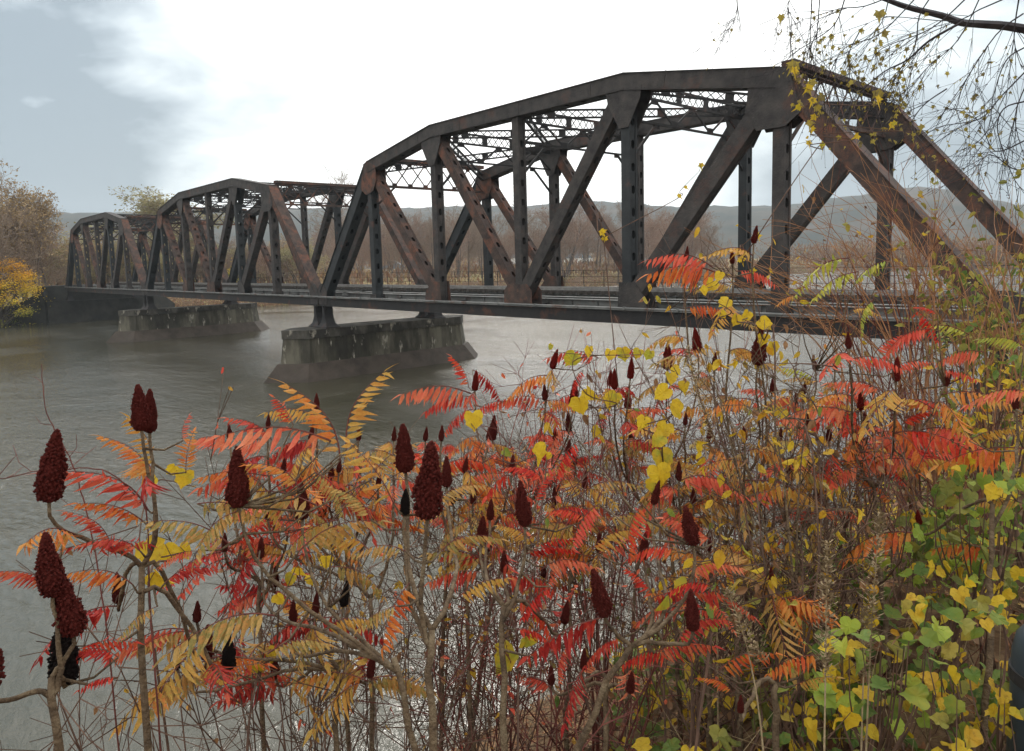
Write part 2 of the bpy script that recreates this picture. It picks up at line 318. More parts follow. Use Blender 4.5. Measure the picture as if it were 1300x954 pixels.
for ia in range(NA):
    for k in range(nr-1):
        a=ia*nr+k; b=((ia+1)%NA)*nr+k; hm.f.append((a,b,b+1,a+1)); hm.m.append(0)
tag(hm.build('hills',M['hills'],smooth=True),kind='structure')
hz=MB(); hz.box(-1880,1880,-1880,1880,-4.5,170)
m,nt,N,L=mat('thin river haze'); pv=nd(nt,'ShaderNodeVolumePrincipled',Density=.00024,Anisotropy=.2); pv.inputs['Color'].default_value=(.80,.92,1,1)
o=N.new('ShaderNodeOutputMaterial'); L.new(pv.outputs[0],o.inputs['Volume'])
tag(hz.build('haze',m),kind='stuff')
# ------------------------------------------------------------------ the bridge
P=7.6; W=10.5; H1=9.6; H2=10.93; Z0=6.8; GAP=1.42
US=[(0,0),(P,H1),(2*P,H2),(3*P,H2),(4*P,H2),(5*P,H1),(6*P,0)]
CD=.78; CB=.76 # chord depth / width
X=Vector((1,0,0)); Y=Vector((0,1,0)); Zv=Vector((0,0,1))
def cell(mb,p0,p1,a,b,perf_up=True,perf_dn=True,pitch=1.05,hl=.4,hw=.2):
    """built-up member: two web plates (normal Y) joined by perforated covers"""
    p0=Vector(p0);p1=Vector(p1);t=(p1-p0).normalized();n=Vector((-t.z,0,t.x))
    if n.z<0 or (abs(n.z)<1e-4 and n.x<0): n=-n
    for s in (-1,1):
        for k in (-1,1): rivets(mb,p0+Y*s*(b/2-.003)+n*k*(a/2-.07),p1+Y*s*(b/2-.003)+n*k*(a/2-.07),s)
        mb.beam(p0+Y*s*(b/2-.02),p1+Y*s*(b/2-.02),a,.035,n)
        for k in (-1,1): mb.beam(p0+Y*s*(b/2-.075)+n*k*(a/2-.012),p1+Y*s*(b/2-.075)+n*k*(a/2-.012),.026,.1,n)
    for k,pf in ((1,perf_up),(-1,perf_dn)):
        q0=p0+n*k*(a/2-.035);q1=p1+n*k*(a/2-.035)
        if pf: mb.perf(q0,q1,b-.08,Y,n,pitch,hl,hw)
        else: mb.beam(q0,q1,.022,b-.08,n)
def rivets(mb,p0,p1,ys,r=.028,step=.2):
    """a row of rivet heads on a web face; ys = -1 or 1 is the side it stands out to"""
    p0=Vector(p0);p1=Vector(p1);n=int((p1-p0).length/step)
    for i in range(n):
        c=p0.lerp(p1,(i+.5)/n); b=len(mb.v)
        mb.v+=[(c.x-r,c.y,c.z),(c.x,c.y,c.z-r),(c.x+r,c.y,c.z),(c.x,c.y,c.z+r),(c.x,c.y+ys*.022,c.z)]
        for k in range(4): mb.f.append((b+k,b+(k+1)%4,b+4)); mb.m.append(0)
def laced(mb,p0,p1,v,d,pitch=.6,bar=.05,fl=.12,batt=0,thick=.1):
    """two parallel angles a distance d apart along v with crossed lacing; optional solid batten plates"""
    p0=Vector(p0);p1=Vector(p1);L=(p1-p0).length;t=(p1-p0)/L;v=Vector(v);v=(v-t*v.dot(t)).normalized(); nrm=t.cross(v)
    for s in (-1,1): mb.beam(p0+v*s*d/2,p1+v*s*d/2,fl,thick,v)
    n=max(2,round(L/pitch))
    for i in range(n):
        a=p0+t*L*i/n; b=p0+t*L*(i+1)/n
        mb.beam(a-v*d/2-nrm*.02,b+v*d/2-nrm*.02,bar,.012,v); mb.beam(a+v*d/2+nrm*.02,b-v*d/2+nrm*.02,bar,.012,v)
    if batt:
        k=max(1,int(L/batt))
        for i in range(k):
            c=p0+t*L*(i+.5)/k; mb.beam(c-t*.22,c+t*.22,d+.1,.03,v)
def portal(mb,x,z,deep,zig=7):
    """portal frame across the two trusses in a vertical plane"""
    mb.beam((x,CB/2,z-.1),(x,W-CB/2,z-.1),.24,.55,Zv)
    mb.beam((x,CB/2,z-.32),(x,W-CB/2,z-.32),.06,.3,Zv)
    mb.beam((x,CB/2,z-deep),(x,W-CB/2,z-deep),.16,.22,Zv)
    a=CB/2+.1;b=W-CB/2-.1
    for s in (0,1):
        for i in range(zig):
            y0=a+(b-a)*i/zig;y1=a+(b-a)*(i+1)/zig; za,zb=(z-.34,z-deep+.05) if (i+s)%2 else (z-deep+.05,z-.34)
            mb.beam((x+(s-.5)*.06,y0,za),(x+(s-.5)*.06,y1,zb),.085,.025,Zv)
    for i in range(1,zig): # little gussets
        y=a+(b-a)*i/zig; mb.beam((x,y-.2,z-deep+.14),(x,y+.2,z-deep+.14),.24,.03,Zv); mb.beam((x,y-.18,z-.42),(x,y+.18,z-.42),.2,.03,Zv)
    for s,yy in ((1,CB/2),(-1,W-CB/2)): mb.beam((x,yy,z-deep-1.3),(x,yy+s*1.5,z-deep),.12,.1,Y)
def sway(mb,x,z):
    laced(mb,(x,CB/2,z-.55),(x,W-CB/2,z-.55),Zv,.62,.55,batt=2.4)
    zb=z-2.0; mb.beam((x,CB/2,zb),(x,W-CB/2,zb),.1,.14,Zv)
    n=6;a=CB/2;b=W-CB/2
    for i in range(n):
        y0=a+(b-a)*i/n;y1=a+(b-a)*(i+1)/n; za,zc=(z-.86,zb) if i%2 else (zb,z-.86)
        mb.beam((x,y0,za),(x,y1,zc),.1,.05,Zv)
    for i in (1,3,5) : 
        y=a+(b-a)*i/n; mb.beam((x,y-.28,z-.95),(x,y+.28,z-.95),.3,.03,Zv)
    for i in (2,4):
        y=a+(b-a)*i/n; mb.beam((x,y-.28,zb+.12),(x,y+.28,zb+.12),.32,.03,Zv)
    for s,yy in ((1,CB/2),(-1,W-CB/2)):
        mb.beam((x,yy-s*.1,zb-1.7),(x,yy+s*1.75,zb),.12,.1,Y)
        mb.beam((x,yy+s*1.75-.25,zb-.1),(x,yy+s*1.75+.25,zb-.1),.28,.03,Zv)
def gusset(mb,poly,y,b):
    for s in (-1,1):
        y0=y+s*(b/2+.004); mb.prism(poly,min(y0,y0+s*.03),max(y0,y0+s*.03))
        cx=sum(p[0] for p in poly)/len(poly); cz=sum(p[1] for p in poly)/len(poly)
        q=[Vector((cx+(px-cx)*.88,y0+s*.029,cz+(pz-cz)*.88)) for px,pz in poly]
        for i in range(len(q)): rivets(mb,q[i],q[(i+1)%len(q)],s,.028,.15)
def pedestal():
    mb=MB(); prof=[(0,.78,.62),(.06,.78,.62),(.14,.66,.52),(.4,.42,.40),(.75,.24,.34),(1.15,.17,.30),(1.5,.19,.30),(1.72,.26,.32)]
    b=len(mb.v)
    for z,hx,hy in prof: mb.v+=[(-hx,-hy,z),(hx,-hy,z),(hx,hy,z),(-hx,hy,z)]
    for i in range(len(prof)-1):
        for k in range(4):
            k2=(k+1)%4; mb.f.append((i*4+k,i*4+k2,(i+1)*4+k2,(i+1)*4+k)); mb.m.append(0)
    mb.f.append((3,2,1,0)); mb.f.append(tuple(len(prof)*4-4+k for k in range(4))); mb.m+=[0,0]
    for s in (-1,1): # ribs
        mb.prism([(-.72,.05),(.72,.05),(.2,.85),(.16,1.65),(-.16,1.65),(-.2,.85)],s*.36-.02,s*.36+.02)
    mb.tube([(0,-.42,1.62),(0,.42,1.62)],.1,10)
    return mb.data('bearing',M['steeldark'])
PED=pedestal()
def chordpts(): return [(P,H1-CD/2),(2*P,H2-CD/2),(4*P,H2-CD/2),(5*P,H1-CD/2)]
cache={}
def once(key,fn):
    if key not in cache: cache[key]=fn()
    return cache[key]
def make_span(loc,label,rust):
    r=root('truss_span',loc,label,'bridge span','steel truss spans of the railway bridge')
    A=lambda nm,key,fn,par=r,M_=None: link(nm,once(key,fn),par,M_)
    for ti,y in enumerate((0,W)):
        T=Matrix.Translation((0,y,0))
        def f():
            mb=MB(); c=chordpts(); th=[None]
            for k in range(3):
                p0=Vector((c[k][0],0,c[k][1]));p1=Vector((c[k+1][0],0,c[k+1][1])); t=(p1-p0).normalized(); n=Vector((-t.z,0,t.x))
                e=.08 
                q0=p0-t*(e if k else 0);q1=p1+t*(e if k<2 else 0)
                o=.0015*k
                for s in (-1,1):
                    for kk in (-.30,.27): rivets(mb,q0+Y*s*(CB/2-.002+o)+n*kk,q1+Y*s*(CB/2-.002+o)+n*kk,s)
                    nS=3 if k==1 else 2
                    for j in range(nS):
                        cc=q0.lerp(q1,(j+.5)/nS); mb.beam(cc-t*.45+Y*s*(CB/2+.006),cc+t*.45+Y*s*(CB/2+.006),CD-.14,.02,n)
                        for e_ in (-.36,-.12,.12,.36): rivets(mb,cc+t*e_+Y*s*(CB/2+.016)-n*.3,cc+t*e_+Y*s*(CB/2+.016)+n*.3,s,.026,.15)
                    mb.beam(q0+Y*s*(CB/2-.02+o),q1+Y*s*(CB/2-.02+o),CD-.04,.036,n)
                    mb.beam(q0+Y*s*(CB/2+.03)-n*(CD/2-.02),q1+Y*s*(CB/2+.03)-n*(CD/2-.02),.028,.1,n)
                mb.beam(q0+n*(CD/2-.012+o),q1+n*(CD/2-.012+o),.026,CB+.14,n)
                mb.perf(q0-n*(CD/2-.05),q1-n*(CD/2-.05),CB-.08,Y,n,1.2,.4,.22)
            return mb.data('top_chord',M['steel'])
        ch=A('top_chord','tc',f,r,T)
        # top gussets are pieces of the chord
        def g1():
            mb=MB(); z=H1-CD/2; gusset(mb,[(P-.95,z-1.45),(P-.45,z+.25),(P+.1,z+.40),(P+1.1,z-.05),(P+1.15,z-1.0),(P+.7,z-1.7),(P-.25,z-1.9)],0,CB); return mb.data('gusset_plate',M['steelrust'])
        def g5():
            mb=MB(); z=H1-CD/2; gusset(mb,[(-(P-.95)+6*P,z-1.45),(6*P-(P-.45),z+.25),(5*P-.1,z+.40),(5*P-1.25,z-.05),(5*P-1.35,z-1.0),(5*P-.9,z-1.9),(5*P+.3,z-1.9)][::-1],0,CB); return mb.data('gusset_plate',M['steel'])
        def g2(s):
            def q():
                mb=MB(); z=H2-CD; x=(2 if s<0 else 4)*P; d=s
                poly=[(x-1.05,z+.05),(x-.95,z-.5),(x-.28,z-1.7),(x+.28,z-1.7),(x+.95,z-.5),(x+1.05,z+.05)]
                gusset(mb,poly,0,CB-.03); return mb.data('gusset_plate',M['steel'])
            return q
        for key,fn in (('g1',g1),('g5',g5),('g2',g2(-1)),('g4',g2(1))):
            A('gusset_plate',key,fn,ch)
        def bc():
            mb=MB()
            for s in (-1,1):
                mb.beam((-.45,s*.34,-.37),(6*P+.45,s*.34,-.37),.74,.04,Zv)
                for k in (-1,1): mb.beam((-.45,s*.27-s*.0,-.37+k*.35),(6*P+.45,s*.27,-.37+k*.35),.03,.12,Zv)
            mb.beam((-.45,0,-.012),(6*P+.45,0,-.012),.02,.42,Zv)
            return mb.data('bottom_chord',M['steeldark'])
        bcd=A('bottom_chord','bc',bc,r,T)
        for i in range(7):
            def gb(i=i):
                mb=MB(); x=i*P
                if i in (1,5): poly=[(x-.42,-.1),(x-.36,.32),(x+.36,.32),(x+.42,-.1)]
                elif i==3: poly=[(x-1.12,-.15),(x-1.12,.75),(x-.75,1.12),(x+.75,1.12),(x+1.12,.75),(x+1.12,-.15)]
                elif i in (0,6): poly=[(x-.62,-.6),(x-.75,.55),(x-.3,1.0),(x+.3,1.0),(x+.75,.55),(x+.62,-.6)]
                else: 
                    d=-1 if i==2 else 1
                    poly=[(x+d*1.25,-.15),(x+d*1.15,.55),(x+d*.5,1.25),(x-d*.38,1.25),(x-d*.5,-.15)]
                    if d<0: pass
                gusset(mb,poly,0,.72); return mb.data('gusset_plate',M['steelrust' if i in (2,3) else 'steel'])
            A('gusset_plate','gb%d'%i,gb,bcd)
        for e,(x0,x1) in enumerate(((0,P),(6*P,5*P))):
            def ep(x0=x0,x1=x1):
                mb=MB(); cell(mb,(x0,0,.1),(x1,0,H1-CD/2+.05),.76,CB-.02,perf_up=False,pitch=1.2,hl=.45,hw=.24)
                t=Vector((x1-x0,0,H1)).normalized(); n=Vector((-t.z,0,t.x)); n=n if n.z>0 else -n
                mb.beam(Vector((x0,0,.1))+n*.38,Vector((x1,0,H1-CD/2+.05))+n*.38,.024,CB+.12,n)
                return mb.data('end_post',M['steelrust' if x0 else 'steelteal'])
            A('end_post','ep%d'%e,ep,r,T)
        for i in range(1,6):
            def vt(i=i):
                mb=MB(); top=US[i][1]-CD; a=.5; b=.6 if i!=3 else .55
                # webs face the river; perforated covers look along the bridge
                for s in (-1,1):
                    mb.beam((i*P,s*(b/2-.02),-.05),(i*P,s*(b/2-.02),top),a,.036,X)
                    for k in (-1,1): mb.beam((i*P+k*(a/2-.012),s*(b/2-.09),-.05),(i*P+k*(a/2-.012),s*(b/2-.09),top),.026,.1,X)
                for k in (-1,1): mb.perf((i*P+k*(a/2-.04),0,0),(i*P+k*(a/2-.04),0,top),b-.08,Y,X,1.05,.42,.24)
                return mb.data('vertical_post',M['steelteal' if i in (1,4) else 'steel'])
            A('vertical_post','v%d'%i,vt,r,T)
        for i,(u,l,a,mm) in enumerate(((1,2,.58,'steelrust'),(2,3,.6,'steelrust'),(4,3,.66,'steel'),(5,4,.72,'steel'))):
            def dg(u=u,l=l,a=a,mm=mm):
                mb=MB(); p0=Vector((l*P,0,.25));p1=Vector((u*P,0,US[u][1]-CD/2)); t=(p1-p0).normalized()
                cell(mb,p0+t*.35,p1-t*.55,a,.62,perf_up=True,perf_dn=a<.7); return mb.data('diagonal_brace',M[mm])
            A('diagonal_brace','d%d'%i,dg,r,T)
        # bearings: cast pedestals standing on the pier
        for x in (0,6*P): link('bearing',PED,r,Matrix.Translation((x,y,-2.46)))
    for i,x in ((1,P),(5,5*P)):
        def pf(x=x):
            mb=MB(); portal(mb,x,H1+.36,2.0); return mb.data('portal_frame',M['steelrust'])
        A('portal_frame','pf%d'%i,pf)
    for i in (2,3,4):
        def sf(i=i):
            mb=MB(); sway(mb,i*P,H2-.05); return mb.data('sway_frame',M['steeldark'])
        A('sway_frame','sf%d'%i,sf)
    for i in range(1,5):
        for s in (0,1):
            def lb(i=i,s=s):
                mb=MB(); a=Vector((i*P,CB/2 if s else W-CB/2,US[i][1]-.5-.04*s));b=Vector(((i+1)*P,W-CB/2 if s else CB/2,US[i+1][1]-.5-.04*s))
                laced(mb,a,b,Zv,.42,.5,bar=.045,fl=.09,batt=2.9,thick=.14); return mb.data('lateral_brace',M['steeldark'])
            A('lateral_brace','lb%d%d'%(i,s),lb)
    def fb():
        mb=MB(); mb.beam((0,.3,-.38),(0,W-.3,-.38),.66,.03,Zv); 
        for z in (-.06,-.7): mb.beam((0,.3,z),(0,W-.3,z),.03,.34,Zv)
        return mb.data('floor_beam',M['steeldark'])
    for i in range(7): A('floor_beam','fb',fb,r,Matrix.Translation((i*P,0,0)))
    def st():
        mb=MB(); L=6*P
        mb.beam((-.3,0,-.13),(L+.3,0,-.13),.62,.025,Zv); mb.beam((-.3,0,.2),(L+.3,0,.2),.035,.42,Zv); mb.beam((-.3,0,-.44),(L+.3,0,-.44),.03,.34,Zv)
        k=0
        while k*1.9<L: mb.beam((k*1.9,0,-.42),(k*1.9,0,.18),.09,.2,X); k+=1
        return mb.data('stringer',M['girtop'])
    for y in (2.0,3.7,6.5,8.2): A('stringer','st',st,r,Matrix.Translation((0,y,0)))
    def tie(): mb=MB(); mb.box(-.11,.11,-1.35,1.35,0,.2); return mb.data('railway_tie',M['tie'])
    n=int((6*P+.6)/.62)
    for i in range(n): A('railway_tie','tie',tie,r,Matrix.Translation((-.2+i*.62,7.35+U(-.04,.04),.222)))
    def rl():
        mb=MB(); L=6*P
        mb.beam((-.6,0,.012),(L+.6,0,.012),.02,.15,Zv); mb.beam((-.6,0,.08),(L+.6,0,.08),.12,.02,Zv); mb.beam((-.6,0,.15),(L+.6,0,.15),.035,.07,Zv); return mb.data('rail',M['rail'])
    for y in (6.62,8.08): A('rail','rl',rl,r,Matrix.Translation((0,y,.425)))
    def hr():
        mb=MB(); L=6*P; y=W+.95
        for z in (.75,1.15,1.6): mb.tube([(-.5,y,z),(L+.5,y,z)],.014,6)
        k=0
        while k*1.9<=L+.1: mb.beam((k*1.9,y,.2),(k*1.9,y,1.62),.035,.035,X); k+=1
        mb.beam((-.5,y-.1,.16),(L+.5,y-.1,.16),.05,.3,Zv); mb.beam((-.5,y-.5,.12),(L+.5,y-.5,.12),.5,.05,Zv)
        k=0
        while k*1.9<=L: mb.beam((k*1.9,y-.52,.1),(k*1.9,y,.1),.08,.08,Zv); k+=1
        return mb.data('handrail',M['steeldark'])
    A('handrail','hr',hr)
    def pi():
        mb=MB(); L=6*P; mb.tube([(-.7,-.56,.02),(L+.7,-.56,.02)],.055,8); mb.beam((-.5,-.47,-.06),(L+.5,-.47,-.06),.03,.2,Zv)
        k=0
        while k*3.04<=L: mb.beam((k*3.04,-.56,.02),(k*3.04+.12,-.56,.02),.14,.14,Zv); k+=1
        return mb.data('conduit_pipe',M['girtop'])
    A('conduit_pipe','pi',pi)
    return r
S=6*P+GAP
make_span((0,0,Z0),'nearest and largest dark steel truss span, ending in the red and yellow shrubs','r')
make_span((-S,0,Z0),'middle dark steel truss span with the rust red end post, between the two river piers','r')
make_span((-2*S,0,Z0),'farthest and smallest dark truss span, reaching the wooded bank by the orange tree','r')
# ------------------------------------------------------------------ piers and abutments
def pier(x,label):
    r=root('bridge_pier',(x,0,-1.5),label,'bridge pier','concrete piers standing in the river')
    z=lambda a: a+1.5
    def hexp(hw,y0,y1,nose): return [(0,y0-nose),(hw,y0),(hw,y1),(0,y1+nose),(-hw,y1),(-hw,y0)]
    mb=MB(); mb.pprism(hexp(1.62,-2.1,12.7,1.55),z(3.66),z(4.33)); mb.build('cap',M['concdark'],r)
    mb=MB(); b=hexp(1.62,-2.2,12.8,1.65); t=hexp(1.52,-2.05,12.65,1.5); mb.pprism(b,z(1.75),z(3.66),1,t)
    mb.build('shaft',M['conc'],r)
    mb=MB(); b=hexp(3.7,-3.6,14.2,3.2); t=hexp(1.66,-2.34,12.94,1.8); mb.pprism(b,z(-1.2),z(1.752),1,t)
    mb.build('apron',M['apron'],r)
    mb=MB()
    for y in (0,W): mb.box(-1.5,1.5,y-.75,y+.75,z(4.332),z(4.345))
    return r
pier(-.7,'nearest stained concrete pier in the water under the nearest truss span end')
pier(-.7-S,'farther concrete pier in the river under the joint of the middle and farthest spans')
def abut(x,d,label,ya,yb):
    r=root('bridge_abutment',(x,0,0),label,'abutment')
    mb=MB(); mb.box(min(0,d*7),max(0,d*7),ya,yb,-1.5,4.32); mb.build('bearing_shelf',M['stone'],r)
    mb=MB(); mb.box(min(d*1.2,d*9),max(d*1.2,d*9),ya+.01,yb-.01,4.322,7.0); mb.build('back_wall',M['stone'],r)
    for s,y in ((-1,ya),(1,yb)):
        mb=MB()
        a=Vector((d*.5,y,0));b=Vector((d*7.5,y+s*6,0))
        t=(b-a).normalized(); n=Vector((-t.y,t.x,0))*.5
        mb.hexa([a-n+Zv*-1.5,b-n+Zv*-1.5,b+n+Zv*-1.5,a+n+Zv*-1.5,a-n+Zv*6.2,b-n+Zv*2.5,b+n+Zv*2.5,a+n+Zv*6.2])
        mb.build('wing_wall',M['stone'],r)
    return r
abut(-2*S-.95,-1,'dark stone abutment on the far bank under the farthest truss span',-3.4,13.5)
abut(6*P+.9,1,'dark abutment behind the shrubs at the right end of the nearest span',-1.2,12)
# ------------------------------------------------------------------ world and sun
wd=bpy.data.worlds.new('World'); sc.world=wd; wd.use_nodes=True; nt=wd.node_tree; nt.nodes.clear(); L=nt.links; N=nt.nodes
SUN_AZ=-46; SUN_EL=38
sky=N.new('ShaderNodeTexSky'); sky.sky_type='NISHITA'; sky.sun_disc=False; sky.sun_elevation=R(SUN_EL); sky.sun_rotation=R(SUN_AZ); sky.air_density=1.5; sky.dust_density=3
tc=N.new('ShaderNodeTexCoord')
def noise_n(scale,detail,dist,stretch=(1,1,2.2)):
    mp=nd(nt,'ShaderNodeMapping'); mp.inputs['Scale'].default_value=stretch; L.new(tc.outputs['Generated'],mp.inputs[0])
    n=nd(nt,'ShaderNodeTexNoise',Scale=scale,Detail=detail,Roughness=.52,Distortion=dist); L.new(mp.outputs[0],n.inputs['Vector']); return n
def blob(d,r0,r1,amp):
    """soft cloud bank centred on direction d, angular radii r0 (full) to r1 (none)"""
    d=d.normalized()
    dp=nd(nt,'ShaderNodeVectorMath',_operation='DOT_PRODUCT'); L.new(tc.outputs['Generated'],dp.inputs[0]); dp.inputs[1].default_value=d
    mr=nd(nt,'ShaderNodeMapRange',_interpolation_type='SMOOTHSTEP'); mr.inputs[1].default_value=math.cos(R(r1)); mr.inputs[2].default_value=math.cos(R(r0)); mr.inputs[3].default_value=0; mr.inputs[4].default_value=amp
    L.new(dp.outputs['Value'],mr.inputs[0]); return mr.outputs[0]
def madd(a,b,op='ADD'):
    m_=nd(nt,'ShaderNodeMath',_operation=op)
    for k,v in enumerate((a,b)):
        if isinstance(v,(int,float)): m_.inputs[k].default_value=v
        else: L.new(v,m_.inputs[k])
    return m_.outputs[0]
n1=noise_n(2.6,5,.35); n2=noise_n(7,6,.5)
nn0=madd(madd(madd(n1.outputs['Fac'],.5,'SUBTRACT'),1.25,'MULTIPLY'),madd(madd(n2.outputs['Fac'],.5,'SUBTRACT'),.5,'MULTIPLY'))
dark=blob(ray(-300,60),9,25,1.1)
for b in (blob(ray(-60,210),3,12,.35),blob(ray(430,170),1,9,.22),blob(ray(330,150),1,9,.2),blob(ray(1420,330),8,26,.55),blob(ray(200,275),3,12,.14),blob(ray(900,250),5,16,.30),blob(ray(1150,150),2,18,.16)): dark=madd(dark,b)
# elsewhere in the sky: general cloud modulation
f=madd(madd(madd(dark,madd(madd(nn0,2.4,'MULTIPLY'),1.05),'MULTIPLY'),madd(nn0,.55,'MULTIPLY')),-.02)
cr=ramp(nt,f,[(0,(13.6,13.6,13.5)),(.22,(12.4,12.7,12.7)),(.45,(8.4,9.2,9.5)),(.72,(5.4,6.2,6.8)),(1,(3.2,3.9,4.5))])
mx=nd(nt,'ShaderNodeMix',_data_type='RGBA'); mx.inputs[0].default_value=.93; L.new(sky.outputs[0],mx.inputs[6]); L.new(cr.outputs[0],mx.inputs[7])
bg=nd(nt,'ShaderNodeBackground',Strength=.1); L.new(mx.outputs[2],bg.inputs[0]); wo=N.new('ShaderNodeOutputWorld'); L.new(bg.outputs[0],wo.inputs[0])
sl=bpy.data.lights.new('sun','SUN'); sl.energy=.9; sl.angle=R(14); sl.color=(1,.95,.87); so=bpy.data.objects.new('sun',sl); C.objects.link(so)
sd=Vector((math.sin(R(SUN_AZ))*math.cos(R(SUN_EL)),math.cos(R(SUN_AZ))*math.cos(R(SUN_EL)),math.sin(R(SUN_EL))))
so.rotation_euler=sd.to_track_quat('Z','Y').to_euler()
#PLANTS
# ================================================================== VEGETATION
def rv(): return Vector((U(-1,1),U(-1,1),U(-1,1)))
def bez(a,b,c,d,n):
    return [a*(1-t)**3+b*3*t*(1-t)**2+c*3*t*t*(1-t)+d*t**3 for t in [i/n for i in range(n+1)]]
# ---- far trees --------------------------------------------------------------
def tree_meshes(seed,kind):
    """unit-height tree; returns trunk mesh, crown mesh"""
    st=random.getstate(); random.seed(seed)
    tm=MB(); cm=MB(); tips=[]
    def grow(mb,p,d,L,r,dep):
        n=3 if dep<3 else 2; pts=[p]; q=p.copy(); dd=d.copy()
        for i in range(n):
            dd=(dd+rv()*.22+Vector((0,0,.10 if dep<3 else .03))).normalized(); q=q+dd*L/n; pts.append(q.copy())
        rr=[r*(1-.62*i/n) for i in range(n+1)]
        mb.tube(pts,rr,5 if dep<2 else 3,cap=False)
        if dep>=4: tips.append((q,dd)); return
        k={1:6,2:5,3:4}[dep]
        for j in range(k):
            t=U(.3,1) if j else 1
            i=min(n-1,int(t*n)); b=pts[i].lerp(pts[i+1],t*n-i if t<1 else 1)
            a=rv(); a=(a-dd*a.dot(dd)).normalized()
            nd_=(dd*(U(.5,1.1))+a*U(.5,.9)).normalized()
            grow(cm,b,nd_,L*U(.48,.68),max(.0013,r*.47),dep+1)
    H=1; lean=Vector((U(-.05,.05),U(-.05,.05),0))
    forks=random.choice([1,2,2,3]) if kind!='round' else 1
    for fk in range(forks):
        off=rv()*.02; off.z=-.02; top=Vector((U(-.1,.1)*forks,U(-.1,.1)*forks,.72)); pts=[off.lerp(off+top,t)+rv()*.012*t for t in [i/7 for i in range(8)]]
        pts[0]=off
        tm.tube(pts,[.017*(1-.8*i/7)/forks**.4 for i in range(8)],7)
        nl=int(15/forks)
        for j in range(nl):
            t=.22+.78*(j+.5)/nl if kind!='round' else .12+.85*(j+.5)/nl
            i=min(6,int(t*7)); b=pts[i].lerp(pts[i+1],t*7-i)
            a=U(0,6.28); up=U(.5,1.3)
            d=Vector((math.cos(a),math.sin(a),up)).normalized()
            L=(.30 if kind!='round' else .34)*(1.1-.5*t)*U(.75,1.15)
            grow(cm,b,d,L,.006,1)
    nb=len(cm.f)
    if kind=='bare': k_leaf,prob,siz=0,0,0
    leafn={'bare':0,'buds':1,'pale':6,'dense':5,'round':7}[kind]; siz={'bare':0,'buds':.0065,'pale':.0085,'dense':.0085,'round':.017}[kind]
    cm.mi=1
    for p,d in tips:
        for k in range(leafn):
            if random.random()<.25: continue
            q=p+rv()*(.02 if kind!='round' else .045); a=rv().normalized()*siz*U(.6,1.3); b=a.cross(rv()).normalized()*siz*U(.5,1)
            cm.face(q-a,q-b*.8,q+a,q+b*.8)
    random.setstate(st); return tm,cm
def far_proto(seed,kind,bark,twig,leaf):
    tm,cm=tree_meshes(seed,kind)
    return tm.data('trunk',M[bark],True), cm.data('crown',[M[twig],M[leaf]])
PR={
 'b1':far_proto(1,'bare','barkfar','twigfar','farbrown'),'b2':far_proto(2,'bare','barkfar','twigred','farbrown'),
 'b3':far_proto(3,'buds','barkfar','twigfar','farbrown'),'b4':far_proto(4,'buds','barkfar','twigred','farbrown'),
 'f1':far_proto(5,'dense','barkfar','twigfar','farbuff'),'f2':far_proto(6,'pale','barkfar','twigfar','farpale'),
 'y':far_proto(7,'round','barkfar','twigfar','farpale')}
# the turning maple keeps real metres so its colour map works
def far_tree(name,px,ytop,ybase,dist,kind,label,group=None,wide=1.0,sink=0):
    base=at(px,ybase,dist); x,y=base.x,base.y; z=gz(x,y)
    zt=CL.z+(at(px,ytop,dist).z-CL.z)
    h=(zt-z)/.98
    r=root(name,(x,y,z-.1),label,'tree',group,U(0,6.28))
    S_=Matrix.Diagonal((h*wide,h*wide,h,1))
    t,c=PR[kind]; link('trunk',t,r,S_); link('crown',c,r,S_)
    return r
LT='bare trees on the far left bank'
far_tree('bare_tree',22,224,405,165,'f1','tallest buff leafed tree behind the orange maple at the left edge',LT,1.1)
far_tree('bare_tree',-25,240,405,160,'f1','tall buff tree cut off by the left edge of the photo',LT,1.1)
far_tree('bare_tree',50,252,400,172,'f1','tall buff tree right beside the tallest one at the left edge',LT,1.0)
far_tree('bare_tree',38,262,400,160,'b3','thin brown bare tree standing close behind the orange maple crown',LT,.9)
far_tree('bare_tree',-6,232,404,150,'b1','dark trunked bare tree at the very left edge before the buff trees',LT,.9)
far_tree('bare_tree',34,236,400,180,'b2','reddish bare tree between the two tallest buff trees at left',LT,.9)
far_tree('bare_tree',66,300,400,176,'b3','shorter bare tree between the tall left trees and the far abutment',LT,1.1)
far_tree('pale_tree',182,238,365,215,'f2','pale olive leafed tree rising above the farthest truss span',None,1.7)
far_tree('bare_tree',432,210,345,250,'b1','lone tall bare tree between the middle and nearest truss tops','tall bare trees beyond the bridge',.9)
far_tree('bare_tree',520,262,345,255,'b2','bare tree seen through the left end panel of the nearest span','tall bare trees beyond the bridge',.9)
